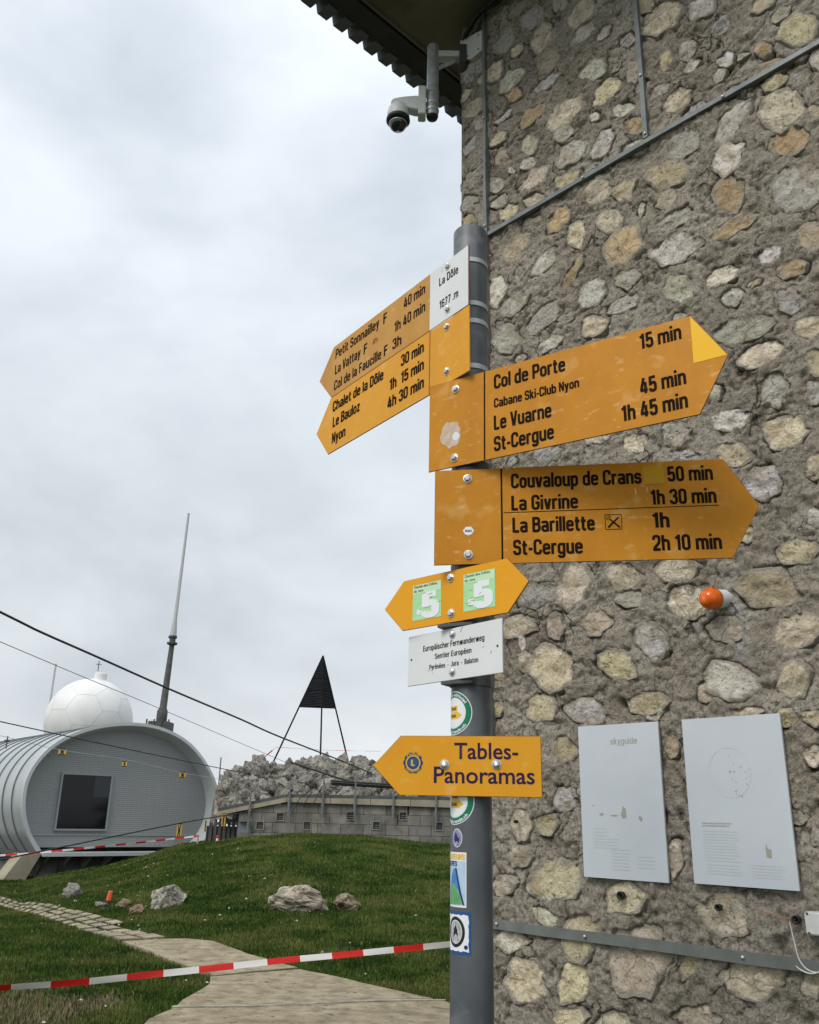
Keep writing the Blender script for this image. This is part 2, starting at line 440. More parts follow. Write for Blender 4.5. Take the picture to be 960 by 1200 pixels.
class MB:
    def __init__(s): s.v, s.f = [], []
    def add(s, v, f):
        n = len(s.v)
        s.v += [tuple(p) for p in v]
        s.f += [tuple(i + n for i in q) for q in f]
        return s
    def box(s, x0, x1, y0, y1, z0, z1):
        v = [(x, y, z) for z in (z0, z1) for y in (y0, y1) for x in (x0, x1)]
        return s.add(v, [(0, 2, 3, 1), (4, 5, 7, 6), (0, 1, 5, 4), (2, 6, 7, 3), (0, 4, 6, 2), (1, 3, 7, 5)])
    def prism(s, poly, y0, y1):            # poly in (x, z), extruded along y (y0 nearer)
        n = len(poly)
        v = [(x, y0, z) for x, z in poly] + [(x, y1, z) for x, z in poly]
        f = [tuple(range(n))[::-1], tuple(range(n, 2 * n))]
        f += [(i, (i + 1) % n, n + (i + 1) % n, n + i) for i in range(n)]
        return s.add(v, f)
    def tube(s, pts, r, n=8, caps=True):
        pts = [Vector(p) for p in pts]
        rs = r if isinstance(r, (list, tuple)) else [r] * len(pts)
        v, f = [], []
        prev = None
        for i, p in enumerate(pts):
            d = (pts[min(i + 1, len(pts) - 1)] - pts[max(i - 1, 0)]).normalized()
            if prev is None:
                a = Vector((0, 0, 1)) if abs(d.z) < 0.9 else Vector((1, 0, 0))
                x = d.cross(a).normalized()
            else:
                x = (prev - d * prev.dot(d)).normalized()
            prev = x
            y = d.cross(x)
            for k in range(n):
                t = 2 * math.pi * k / n
                v.append(p + (x * math.cos(t) + y * math.sin(t)) * rs[i])
        for i in range(len(pts) - 1):
            for k in range(n):
                f.append((i * n + k, i * n + (k + 1) % n, (i + 1) * n + (k + 1) % n, (i + 1) * n + k))
        if caps:
            f.append(tuple(range(n))[::-1])
            f.append(tuple((len(pts) - 1) * n + k for k in range(n)))
        return s.add(v, f)
    def lathe(s, prof, n=20, ax='z', o=(0, 0, 0)):
        v, f = [], []
        for r, h in prof:
            for k in range(n):
                t = 2 * math.pi * k / n
                a, b = r * math.cos(t), r * math.sin(t)
                v.append({'z': (a, b, h), 'y': (a, h, b), 'x': (h, a, b)}[ax])
        v = [(p[0] + o[0], p[1] + o[1], p[2] + o[2]) for p in v]
        for i in range(len(prof) - 1):
            for k in range(n):
                f.append((i * n + k, i * n + (k + 1) % n, (i + 1) * n + (k + 1) % n, (i + 1) * n + k))
        f.append(tuple(range(n))[::-1])
        f.append(tuple((len(prof) - 1) * n + k for k in range(n)))
        return s.add(v, f)
    def build(s, name, m, parent=None, smooth=False, bevel=0.0, mods=None):
        me = bpy.data.meshes.new(name)
        me.from_pydata(s.v, [], s.f)
        me.materials.append(m)
        bm = bmesh.new()
        bm.from_mesh(me)
        bmesh.ops.recalc_face_normals(bm, faces=bm.faces)
        if bevel: bmesh.ops.bevel(bm, geom=[e for e in bm.edges if len(e.link_faces) == 2 and e.calc_face_angle(0) > 0.5], offset=bevel, segments=2, affect='EDGES', clamp_overlap=True)
        bm.to_mesh(me)
        bm.free()
        if smooth:
            me.polygons.foreach_set('use_smooth', [True] * len(me.polygons))
            if smooth == 'auto': me.set_sharp_from_angle(angle=R(35))
        me.update()
        o = bpy.data.objects.new(name, me)
        col.objects.link(o)
        if parent: o.parent = parent
        return o

def cp(o, parent=None):
    c = o.copy()
    col.objects.link(c)
    if parent: c.parent = parent
    return c

def np_mesh(name, V, F, m, parent=None, smooth=True, attrs=None):
    me = bpy.data.meshes.new(name)
    V = np.asarray(V, dtype=np.float32)
    F = np.asarray(F, dtype=np.int32)
    me.vertices.add(len(V))
    me.vertices.foreach_set('co', V.ravel())
    k = F.shape[1]
    me.loops.add(F.size)
    me.loops.foreach_set('vertex_index', F.ravel())
    me.polygons.add(len(F))
    me.polygons.foreach_set('loop_start', np.arange(0, F.size, k, dtype=np.int32))
    me.polygons.foreach_set('loop_total', np.full(len(F), k, dtype=np.int32))
    me.polygons.foreach_set('use_smooth', np.full(len(F), smooth))
    me.materials.append(m)
    me.update(calc_edges=True)
    if attrs:
        for an, av in attrs.items():
            a = me.attributes.new(an, 'FLOAT', 'POINT')
            a.data.foreach_set('value', np.asarray(av, dtype=np.float32))
    o = bpy.data.objects.new(name, me)
    col.objects.link(o)
    if parent: o.parent = parent
    return o

def grid_faces(nu, nv):
    i = np.arange(nu - 1)[:, None] * nv + np.arange(nv - 1)[None, :]
    i = i.ravel()
    return np.stack([i, i + nv, i + nv + 1, i + 1], 1)

# ------------------------------------------------------------------ condensed stroke lettering
LX, RX = 0.07, 0.40
CR = 0.44
def G():
    g = {}
    bowl = (1, .16, [(LX, .07), (RX, .07), (RX, .65), (LX, .65)])
    o = lambda r, *p: (0, r, list(p))
    arch = o(.15, (LX, .45), (LX, .65), (RX, .65), (RX, 0))
    stem = lambda x, a, b: o(0, (x, a), (x, b))
    g['a'] = (.47, [o(.12, (LX, .56), (LX, .65), (RX, .65), (RX, 0)), o(.13, (RX, .37), (LX, .37), (LX, .07), (RX, .07), (RX, .18))])
    g['b'] = (.47, [stem(LX, 0, 1), bowl])
    g['c'] = (.45, [o(.15, (RX, .47), (RX, .65), (LX, .65), (LX, .07), (RX, .07), (RX, .25))])
    g['d'] = (.47, [stem(RX, 0, 1), bowl])
    g['e'] = (.47, [o(.15, (RX, .19), (RX, .07), (LX, .07), (LX, .65), (RX, .65), (RX, .36)), o(0, (LX, .39), (RX + .07, .39))])
    g['f'] = (.30, [o(.1, (.12, 0), (.12, .93), (.30, .93)), o(0, (0, .65), (.29, .65))])
    g['g'] = (.47, [bowl, o(.14, (RX, .72), (RX, -.18), (LX, -.18), (LX, -.06))])
    g['h'] = (.47, [stem(LX, 0, 1), arch])
    g['i'] = (.14, [stem(LX, 0, .72), stem(LX, .84, 1)])
    g['k'] = (.45, [stem(LX, 0, 1), o(0, (.38, .72), (.10, .34)), o(0, (.18, .46), (.39, 0))])
    g['l'] = (.14, [stem(LX, 0, 1)])
    g['m'] = (.74, [stem(LX, 0, .72), arch, o(.15, (RX, .45), (RX, .65), (.67, .65), (.67, 0))])
    g['n'] = (.47, [stem(LX, 0, .72), arch])
    g['o'] = (.47, [bowl])
    g['p'] = (.47, [stem(LX, -.25, .72), bowl])
    g['r'] = (.32, [stem(LX, 0, .72), o(.13, (LX, .45), (LX, .65), (.32, .65))])
    g['s'] = (.44, [o(.12, (.37, .50), (.37, .65), (LX, .65), (LX, .37), (.37, .37), (.37, .07), (LX, .07), (LX, .22))])
    g['t'] = (.32, [o(.1, (.13, .92), (.13, .07), (.32, .07)), o(0, (0, .65), (.31, .65))])
    g['u'] = (.47, [o(.15, (LX, .72), (LX, .07), (RX, .07), (RX, .3)), stem(RX, 0, .72)])
    g['v'] = (.44, [o(0, (.06, .72), (.20, .0)), o(0, (.38, .72), (.24, .0))])
    g['w'] = (.66, [o(0, (.06, .72), (.17, .0)), o(0, (.32, .72), (.21, .0)), o(0, (.34, .72), (.45, .0)), o(0, (.60, .72), (.49, .0))])
    g['y'] = (.44, [o(0, (.06, .72), (.21, .02)), o(.08, (.38, .72), (.18, -.19), (.04, -.19))])
    g['z'] = (.42, [o(0, (.03, .65), (.37, .65)), o(0, (.33, .65), (.07, .07)), o(0, (.03, .07), (.39, .07))])
    g['C'] = (.50, [o(.17, (CR, .68), (CR, .93), (LX, .93), (LX, .07), (CR, .07), (CR, .32))])
    g['D'] = (.51, [stem(LX, 0, 1), o(.18, (LX, .93), (CR, .93), (CR, .07), (LX, .07))])
    g['E'] = (.44, [stem(LX, 0, 1), o(0, (LX, .93), (.42, .93)), o(0, (LX, .51), (.38, .51)), o(0, (LX, .07), (.42, .07))])
    g['F'] = (.44, [stem(LX, 0, 1), o(0, (LX, .93), (.42, .93)), o(0, (LX, .51), (.38, .51))])
    g['B'] = (.50, [stem(LX, 0, 1), o(.15, (LX, .93), (.42, .93), (.42, .53), (LX, .53)), o(.16, (LX, .53), (CR, .53), (CR, .07), (LX, .07))])
    g['G'] = (.51, [o(.17, (CR, .68), (CR, .93), (LX, .93), (LX, .07), (CR, .07), (CR, .50)), o(0, (.25, .47), (CR + .07, .47))])
    g['J'] = (.44, [o(.16, (.37, 1), (.37, .07), (.05, .07), (.05, .24))])
    g['L'] = (.42, [stem(LX, 0, 1), o(0, (LX, .07), (.42, .07))])
    g['N'] = (.53, [stem(LX, 0, 1), stem(.46, 0, 1), o(0, (.08, .98), (.45, .02))])
    g['P'] = (.49, [stem(LX, 0, 1), o(.16, (LX, .93), (CR, .93), (CR, .45), (LX, .45))])
    g['R'] = (.50, [stem(LX, 0, 1), o(.16, (LX, .93), (CR, .93), (CR, .49), (LX, .49)), o(0, (.28, .49), (.44, 0))])
    g['S'] = (.49, [o(.15, (.42, .72), (.42, .93), (LX, .93), (LX, .52), (.42, .52), (.42, .07), (LX, .07), (LX, .28))])
    g['T'] = (.46, [stem(.23, 0, 1), o(0, (0, .93), (.46, .93))])
    g['V'] = (.50, [o(0, (.06, 1), (.23, .0)), o(0, (.44, 1), (.27, .0))])
    g['I'] = g['l']
    g['A'] = (.52, [o(0, (.06, 0), (.24, 1)), o(0, (.46, 0), (.28, 1)), o(0, (.12, .25), (.40, .25))])
    g['O'] = (.51, [(1, .18, [(LX, .07), (CR, .07), (CR, .93), (LX, .93)])])
    g['0'] = (.49, [(1, .17, [(LX, .07), (.42, .07), (.42, .93), (LX, .93)])])
    g['1'] = (.32, [stem(.22, 0, 1), o(0, (.26, .90), (.02, .76))])
    g['2'] = (.48, [o(.14, (LX, .70), (LX, .93), (.41, .93), (.41, .52), (.09, .16), (.09, .04)), o(0, (.02, .07), (.46, .07))])
    g['3'] = (.48, [o(.15, (LX, .74), (LX, .93), (.40, .93), (.40, .53), (.2, .53)), o(.15, (.2, .53), (.41, .53), (.41, .07), (LX, .07), (LX, .27))])
    g['4'] = (.51, [stem(.36, 0, .72), o(0, (.27, 1), (.07, .22)), o(0, (.02, .22), (.50, .22))])
    g['5'] = (.48, [o(0, (.08, .93), (.43, .93)), stem(.09, .50, .99), o(.15, (.09, .42), (.09, .58), (.41, .58), (.41, .07), (LX, .07), (LX, .25))])
    g['6'] = (.49, [(1, .16, [(LX, .07), (.42, .07), (.42, .56), (LX, .56)]), o(.16, (LX, .3), (LX, .93), (.42, .93), (.42, .74))])
    g['7'] = (.45, [o(0, (.02, .93), (.44, .93)), o(0, (.38, .95), (.15, 0))])
    g['-'] = (.26, [o(0, (.0, .37), (.26, .37))])
    g['.'] = (.12, [stem(.06, 0, .13)])
    g['^'] = (0, [o(0, (.08, .80), (.235, .97)), o(0, (.39, .80), (.235, .97))])
    return g
GL = G()
COMP = {'ô': 'o^', 'ê': 'e^', 'é': "e'", 'ä': 'a"'}
GL["'"] = (0, [(0, 0, [(.18, .80), (.34, 1.0)])])
GL['"'] = (0, [(0, 0, [(.14, .82), (.14, .96)]), (0, 0, [(.34, .82), (.34, .96)])])

def fillet(closed, r, P):
    n = len(P)
    P = [Vector((x, y)) for x, y in P]
    if r == 0: return P
    outp = []
    for i in range(n):
        if not closed and i in (0, n - 1):
            outp.append(P[i])
            continue
        a, b, c = P[i - 1], P[i], P[(i + 1) % n]
        la, lc = (a - b).length, (c - b).length
        la = la if (not closed and i == 1) else la / 2
        lc = lc if (not closed and i == n - 2) else lc / 2
        k = min(r, la, lc)
        p0, p2 = b + (a - b).normalized() * k, b + (c - b).normalized() * k
        for j in range(6):
            t = j / 5
            outp.append(p0.lerp(b, t).lerp(b.lerp(p2, t), t) * 0.55 + (b + (p0 - b) * (1 - math.sin(t * math.pi / 2)) + (p2 - b) * (1 - math.cos(t * math.pi / 2))) * 0.45)
    q = [outp[0]]
    for p in outp[1:]:
        if (p - q[-1]).length > 1e-4: q.append(p)
    return q

def stroke_ribbon(P, closed, w):
    n = len(P)
    Lp, Rp = [], []
    for i in range(n):
        if closed: a, c = P[i - 1], P[(i + 1) % n]
        else: a, c = P[max(i - 1, 0)], P[min(i + 1, n - 1)]
        d1 = (P[i] - a).normalized() if (P[i] - a).length > 1e-6 else (c - P[i]).normalized()
        d2 = (c - P[i]).normalized() if (c - P[i]).length > 1e-6 else d1
        d = (d1 + d2).normalized()
        nn = Vector((-d.y, d.x))
        k = min(1.6, 1 / max(0.4, nn.dot(Vector((-d1.y, d1.x)))))
        Lp.append(P[i] + nn * w / 2 * k)
        Rp.append(P[i] - nn * w / 2 * k)
    v = Lp + Rp
    f = [(i, i + 1, n + i + 1, n + i) for i in range(n - 1)]
    if closed: f.append((n - 1, 0, n, 2 * n - 1))
    return v, f

def text_mesh(s, w=0.145, gap=0.085, space=0.26):
    """lettering in unit cap height -> list of (verts2d, faces, layer), total width"""
    x = 0
    parts = []
    for ch in s:
        if ch == ' ':
            x += space
            continue
        for k, c in enumerate(COMP.get(ch, ch)):
            wd_, st = GL[c]
            for li, (cl, r, P) in enumerate(st):
                v, f = stroke_ribbon(fillet(cl, r, P), cl, w)
                parts.append(([(p.x + x, p.y) for p in v], f, li + 3 * k))
            if k == 0: adv = wd_
        x += adv + gap
    return parts, x - gap

def add_text(name, s, x, z, width, cap, m, parent, y=-0.0006, w=0.145, fn=None):
    parts, tw = text_mesh(s, w)
    sx = width / tw
    b = MB()
    for v, f, li in parts:
        yy = y - 0.00012 * li
        if fn: b.add([fn(x + px * sx, z + pz * cap, li) for px, pz in v], f)
        else: b.add([(x + px * sx, yy, z + pz * cap) for px, pz in v], f)
    me = bpy.data.meshes.new(name)
    me.from_pydata(b.v, [], b.f)
    me.materials.append(m)
    o = bpy.data.objects.new(name, me)
    col.objects.link(o)
    o.parent = parent
    return o

# ------------------------------------------------------------------ measured positions, metres
STONES = [(0.415,5.813,0.046,0.029,0.028,-0.044,'g'),(0.512,5.674,0.071,0.005,0.038,-0.08,'g'),(0.697,5.627,0.035,0.009,0.021,-0.042,'g'),(0.824,5.468,0.072,0.04,0.034,-0.058,'c'),(0.574,5.484,0.052,0.051,0.041,-0.058,'c'),(0.832,5.321,0.061,0.029,0.025,-0.044,'w'),(0.943,5.235,0.039,0.012,0.016,-0.031,'w'),(1.069,5.102,0.04,-0.03,-0.003,-0.04,'g'),(0.314,5.658,0.071,0.03,0.036,-0.059,'g'),(0.408,5.532,0.038,0.009,0.02,-0.036,'c'),(0.618,5.302,0.052,0.036,0.03,-0.044,'b'),(0.873,5.061,0.069,0.002,0.03,-0.073,'w'),(1.087,4.897,0.015,0.059,0.038,-0.035,'b'),(0.085,5.629,0.067,0.043,0.048,-0.066,'g'),(0.249,5.493,0.041,0.038,0.042,-0.054,'c'),(0.155,5.505,0.007,0.031,0.031,-0.027,'c'),(0.362,5.359,0.077,0.035,0.039,-0.061,'w'),(0.378,5.25,0.045,-0.005,0.017,-0.041,'o'),(0.591,5.175,0.071,0.001,0.017,-0.039,'g'),(0.936,4.881,0.072,0.026,0.03,-0.057,'c'),(1.02,4.718,0.055,-0.015,0.007,-0.033,'w'),(0.032,5.487,0.033,0.03,0.028,-0.035,'c'),(0.097,5.34,0.067,0.018,0.027,-0.043,'c'),(0.153,5.22,0.057,0.016,0.026,-0.042,'g'),(0.316,5.148,0.055,0.016,0.016,-0.027,'w'),(0.498,5.033,0.079,0.033,0.035,-0.056,'o'),(0.692,4.91,0.089,0.03,0.037,-0.065,'c'),(0.867,4.774,0.016,0.016,0.02,-0.026,'w'),(1.079,4.595,0.046,-0.03,-0.003,-0.046,'o'),(0.682,4.801,0.051,0.003,0.024,-0.054,'g'),(0.476,4.857,0.022,0.042,0.04,-0.04,'c'),(0.731,4.646,0.075,0.021,0.031,-0.056,'w'),(0.899,4.592,0.042,0.059,0.036,-0.041,'w'),(1.066,4.479,0.051,-0.006,0.012,-0.042,'g'),(0.267,5.021,0.055,0.009,0.019,-0.033,'c'),(0.058,5.106,0.063,0.018,0.027,-0.041,'g'),(0.3,4.883,0.038,0.019,0.035,-0.049,'b'),(0.461,4.748,0.047,-0.002,0.013,-0.031,'w'),(0.355,4.768,0.022,-0.013,-0.0,-0.016,'w'),(0.491,4.636,0.091,0.02,0.029,-0.053,'c'),(0.695,4.507,0.065,-0.0,0.018,-0.045,'b'),(0.857,4.346,0.055,0.015,0.032,-0.062,'b'),(0.995,4.286,0.059,0.009,0.022,-0.05,'c'),(0.088,4.887,0.094,0.016,0.024,-0.04,'g'),(0.239,4.744,0.045,0.009,0.033,-0.056,'g'),(0.266,4.626,0.053,0.011,0.022,-0.036,'g'),(0.492,4.506,0.051,-0.0,0.02,-0.046,'b'),(0.327,4.524,0.055,0.006,0.022,-0.042,'c'),(0.063,4.739,0.052,0.018,0.03,-0.044,'g'),(0.636,4.317,0.054,0.043,0.035,-0.044,'o'),(0.733,4.18,0.033,0.047,0.041,-0.041,'c'),(0.91,4.162,0.061,-0.032,-0.004,-0.058,'c'),(0.975,3.997,0.082,0.039,0.047,-0.076,'O'),(1.076,4.131,0.008,0.031,0.016,-0.012,'w'),(0.366,4.288,0.078,0.045,0.036,-0.047,'b'),(0.536,4.116,0.06,0.037,0.026,-0.034,'w'),(0.384,4.136,0.025,0.02,0.017,-0.019,'g'),(0.705,3.993,0.053,0.052,0.019,-0.021,'o'),(0.795,3.83,0.067,0.023,0.032,-0.055,'w'),(0.985,3.825,0.053,-0.025,-0.004,-0.054,'g'),(0.246,4.097,0.046,0.064,0.055,-0.047,'w'),(0.348,3.973,0.079,0.014,0.024,-0.042,'g'),(0.516,3.821,0.083,0.032,0.038,-0.057,'g'),(0.795,3.668,0.078,-0.019,0.006,-0.053,'c'),(0.296,3.805,0.084,-0.034,-0.001,-0.07,'g'),(0.56,3.672,0.072,0.009,0.014,-0.028,'w'),(0.956,3.706,0.07,0.009,0.015,-0.036,'g'),(1.25,5.091,0.079,0.027,0.037,-0.079,'c'),(1.172,5.242,0.043,-0.035,-0.004,-0.05,'c'),(1.438,5.002,0.057,0.002,0.02,-0.06,'w'),(1.705,4.811,0.047,-0.003,0.01,-0.04,'c'),(1.768,4.709,0.043,0.004,0.009,-0.029,'g'),(1.826,4.583,0.072,-0.002,0.019,-0.079,'c'),(1.519,4.841,0.04,0.016,0.018,-0.041,'g'),(1.679,4.584,0.03,-0.022,-0.004,-0.033,'o'),(1.256,4.845,0.014,0.053,0.023,-0.022,'c'),(1.356,4.825,0.022,0.043,0.028,-0.034,'g'),(1.371,4.722,0.03,0.018,0.013,-0.025,'w'),(1.519,4.652,0.028,0.012,0.018,-0.039,'w'),(1.486,4.588,0.026,0.011,0.013,-0.029,'w'),(1.689,4.483,0.07,-0.018,0.005,-0.037,'b'),(1.704,4.398,0.049,-0.006,0.007,-0.032,'c'),(1.809,4.452,0.03,-0.008,0.004,-0.027,'w'),(1.281,4.59,0.058,0.015,0.02,-0.046,'c'),(1.206,4.7,0.046,0.004,0.014,-0.038,'g'),(1.365,4.478,0.058,-0.0,0.011,-0.035,'g'),(1.513,4.331,0.069,0.051,0.027,-0.047,'w'),(1.718,4.256,0.059,0.04,0.044,-0.085,'c'),(1.729,4.095,0.07,-0.02,0.006,-0.066,'o'),(1.301,4.342,0.069,0.02,0.026,-0.057,'g'),(1.484,4.159,0.061,0.02,0.032,-0.074,'w'),(1.206,4.242,0.09,-0.017,0.014,-0.067,'b'),(1.196,4.118,0.044,0.008,0.017,-0.042,'b'),(1.47,3.991,0.057,0.02,0.036,-0.08,'o'),(1.723,3.879,0.087,-0.001,0.021,-0.096,'g'),(1.472,3.834,0.086,0.01,0.011,-0.033,'o'),(1.222,4.0,0.076,0.006,0.013,-0.036,'g'),(1.214,3.859,0.108,-0.012,0.016,-0.075,'w'),(1.751,3.646,0.044,0.007,0.017,-0.06,'b'),(1.596,3.642,0.043,-0.003,0.006,-0.035,'w'),(1.869,4.395,0.024,-0.017,-0.006,-0.046,'w'),(1.839,4.167,0.024,-0.016,-0.004,-0.034,'c'),(1.531,4.474,0.026,-0.0,0.007,-0.024,'g'),(1.398,3.637,0.063,0.009,0.014,-0.04,'w'),(1.213,3.662,0.066,-0.011,0.009,-0.058,'w'),(1.436,3.53,0.041,0.002,0.011,-0.039,'w'),(1.65,3.419,0.05,-0.022,-0.007,-0.055,'g'),(1.669,3.546,0.046,0.003,0.008,-0.034,'o'),(1.448,3.378,0.112,-0.013,0.006,-0.049,'g'),(1.702,3.284,0.052,-0.005,0.003,-0.035,'c'),(1.514,3.242,0.073,0.001,0.01,-0.05,'c'),(1.548,3.093,0.048,-0.017,-0.007,-0.059,'g'),(1.577,2.911,0.072,-0.022,-0.007,-0.057,'c'),(1.37,3.024,0.068,-0.003,0.006,-0.039,'w'),(1.325,3.157,0.028,0.007,0.012,-0.032,'w'),(1.363,2.888,0.052,-0.036,-0.019,-0.036,'c'),(1.137,3.047,0.072,-0.022,-0.004,-0.05,'g'),(1.21,3.539,0.033,-0.005,0.003,-0.016,'w'),(1.659,2.758,0.033,-0.009,-0.005,-0.042,'c'),(1.708,3.14,0.034,-0.013,-0.006,-0.048,'b'),(1.183,2.939,0.056,-0.016,-0.002,-0.021,'g'),(1.688,3.031,0.025,-0.009,-0.005,-0.041,'g'),(0.786,3.135,0.057,-0.003,0.007,-0.032,'w'),(0.968,3.05,0.054,-0.016,-0.002,-0.033,'c'),(0.515,3.143,0.073,-0.01,0.006,-0.038,'g'),(1.464,2.746,0.069,0.001,0.008,-0.055,'w'),(0.437,2.501,0.094,0.013,0.02,-0.052,'g'),(0.633,2.51,0.047,0.071,0.056,-0.032,'c'),(0.874,2.507,0.076,-0.013,-0.003,-0.051,'c'),(0.335,2.381,0.087,0.0,0.009,-0.045,'b'),(0.535,2.355,0.048,-0.006,-0.002,-0.05,'b'),(0.745,2.341,0.059,-0.008,-0.003,-0.048,'b'),(0.506,2.188,0.114,-0.045,-0.039,-0.075,'c'),(0.382,2.215,0.04,0.001,0.01,-0.054,'c'),(0.821,2.167,0.073,-0.037,-0.027,-0.042,'c'),(0.973,2.254,0.062,-0.041,-0.028,-0.036,'g'),(0.673,2.005,0.088,-0.019,-0.012,-0.044,'g'),(0.443,2.027,0.073,-0.005,-0.002,-0.055,'b'),(0.94,2.012,0.077,0.006,0.005,-0.04,'b'),(0.214,2.035,0.029,-0.002,-0.001,-0.032,'o'),(0.357,2.305,0.019,-0.002,-0.001,-0.029,'w'),(0.907,2.416,0.06,-0.009,-0.002,-0.03,'g'),(1.562,2.473,0.079,-0.008,-0.002,-0.045,'c'),(1.446,2.367,0.097,-0.025,-0.013,-0.061,'b'),(1.138,2.363,0.071,-0.023,-0.015,-0.051,'c'),(1.283,2.246,0.062,-0.008,-0.005,-0.045,'b'),(1.094,2.495,0.076,-0.014,-0.003,-0.039,'c'),(1.53,2.213,0.081,0.018,0.011,-0.05,'c'),(1.277,2.067,0.08,-0.021,-0.017,-0.056,'w'),(1.178,2.034,0.032,-0.003,-0.003,-0.035,'b'),(1.496,2.05,0.042,-0.02,-0.024,-0.048,'c'),(1.447,1.929,0.042,-0.003,-0.004,-0.035,'c'),(1.327,1.956,0.05,-0.003,-0.002,-0.014,'c'),(1.538,1.924,0.032,-0.002,-0.003,-0.027,'c'),(0.991,2.204,0.039,-0.004,-0.003,-0.038,'g'),(1.388,2.574,0.031,-0.007,-0.003,-0.028,'c'),(1.633,2.576,0.025,-0.006,-0.004,-0.029,'w'),(1.639,2.736,0.017,-0.005,-0.002,-0.015,'c'),(0.973,1.979,0.038,-0.002,-0.002,-0.027,'g'),(0.324,1.576,0.057,0.001,-0.001,-0.058,'c'),(0.564,1.857,0.057,-0.002,-0.002,-0.045,'b'),(0.457,1.579,0.05,0.001,-0.001,-0.038,'b'),(0.312,1.454,0.061,0.003,-0.001,-0.041,'b'),(0.56,1.674,0.056,0.0,-0.002,-0.041,'g'),(0.499,1.377,0.12,-0.009,-0.018,-0.066,'c'),(0.239,1.345,0.062,0.004,-0.001,-0.035,'b'),(0.445,1.244,0.062,-0.021,-0.019,-0.025,'w'),(0.798,1.336,0.077,0.006,-0.004,-0.056,'c'),(0.599,1.189,0.07,-0.002,-0.021,-0.075,'c'),(0.275,1.144,0.082,-0.007,-0.015,-0.039,'w'),(0.837,1.151,0.101,0.011,-0.008,-0.112,'c'),(0.339,1.013,0.102,-0.013,-0.033,-0.064,'c'),(0.561,1.033,0.064,0.012,0.005,-0.068,'c'),(0.54,0.914,0.071,0.011,-0.002,-0.033,'c'),(1.013,1.479,0.026,0.001,-0.005,-0.055,'c'),(1.172,1.312,0.091,-0.006,-0.017,-0.057,'c'),(1.045,1.154,0.033,-0.012,-0.034,-0.046,'b'),(1.247,1.139,0.094,-0.002,-0.018,-0.059,'c'),(1.443,1.15,0.028,0.004,-0.005,-0.042,'c'),(1.058,1.001,0.09,0.014,-0.003,-0.032,'b'),(1.526,1.805,0.029,-0.001,-0.004,-0.029,'c'),(1.032,1.847,0.027,-0.001,-0.003,-0.038,'b'),(1.503,1.565,0.016,0.0,-0.004,-0.027,'g'),(1.297,0.984,0.07,0.011,-0.004,-0.037,'b'),(0.728,0.917,0.069,0.011,-0.003,-0.042,'c')]
TEXTS = {'S3': [('Col de Porte', 0.095, 2.5702, 0.1824, 0.0566), ('Cabane Ski-Club Nyon', 0.0944, 2.5208, 0.2145, 0.0346), ('Le Vuarne', 0.0937, 2.4632, 0.1458, 0.0538), ('St-Cergue', 0.0931, 2.4087, 0.1507, 0.0529), ('15 min', 0.4538, 2.5749, 0.0898, 0.0445), ('45 min', 0.4468, 2.4675, 0.0982, 0.0397), ('1h 45 min', 0.4029, 2.4131, 0.1414, 0.0402)], 'S4': [('Couvaloup de Crans', 0.1005, 2.3274, 0.2955, 0.0383), ('La Givrine', 0.1004, 2.2727, 0.151, 0.0368), ('La Barillette', 0.102, 2.2188, 0.1845, 0.038), ('St-Cergue', 0.1027, 2.1651, 0.1548, 0.0356), ('50 min', 0.4548, 2.3298, 0.0978, 0.0346), ('1h 30 min', 0.4142, 2.2749, 0.1414, 0.0342), ('1h', 0.4145, 2.2203, 0.0356, 0.0344), ('2h 10 min', 0.4109, 2.1669, 0.1466, 0.0347)], 'S1': [('Petit Sonnailley', -0.5908, 2.9412, 0.2428, 0.045), ('F', -0.3261, 2.9397, 0.019, 0.0348), ('40 min', -0.2246, 2.9411, 0.0998, 0.0357), ('La Vattay', -0.5894, 2.8857, 0.1452, 0.0433), ('F', -0.4261, 2.8845, 0.0186, 0.0363), ('1h 40 min', -0.2678, 2.8849, 0.1444, 0.0374), ('Col de la Faucille', -0.5894, 2.831, 0.258, 0.0437), ('F', -0.3174, 2.8308, 0.0186, 0.0327), ('3h', -0.2752, 2.8328, 0.0429, 0.038), ('La Dôle', -0.0618, 2.9277, 0.0805, 0.0248), ('1677 .m', -0.0594, 2.8571, 0.0784, 0.0243)], 'S2': [('Chalet de la Dôle', -0.5906, 2.7589, 0.2743, 0.0378), ('Le Bauloz', -0.5855, 2.7057, 0.1507, 0.0353), ('Nyon', -0.5855, 2.6524, 0.0759, 0.0357), ('30 min', -0.2309, 2.7617, 0.1042, 0.0385), ('1h  15 min', -0.2832, 2.7094, 0.1579, 0.0359), ('4h 30 min', -0.2902, 2.6562, 0.1663, 0.0336)], 'S6': [('Europäischer Fernwanderweg', -0.103, 1.9609, 0.2033, 0.0133), ('Sentier Européen', -0.0616, 1.9388, 0.1213, 0.0125), ('Pyrénées  -  Jura  -  Balaton', -0.0802, 1.9162, 0.1612, 0.0115)], 'S7': [('Tables-', -0.0286, 1.7181, 0.1363, 0.0316), ('Panoramas', -0.0725, 1.6668, 0.2136, 0.034)]}
BOLTS = {'S1': [(-0.0256, 2.9715), (-0.0243, 2.8416)], 'S2': [(-0.0273, 2.7902), (-0.0259, 2.6619)], 'S3': [(-0.0116, 2.5975), (-0.0144, 2.4148)], 'S4': [(-0.0021, 2.3557), (-0.0003, 2.1689)], 'S5': [(-0.0136, 2.1199), (-0.0117, 2.0366)], 'S6': [(-0.002, 1.9883), (-0.0015, 1.9041)], 'S7': [(-0.0497, 1.7045), (0.0618, 1.7056)]}
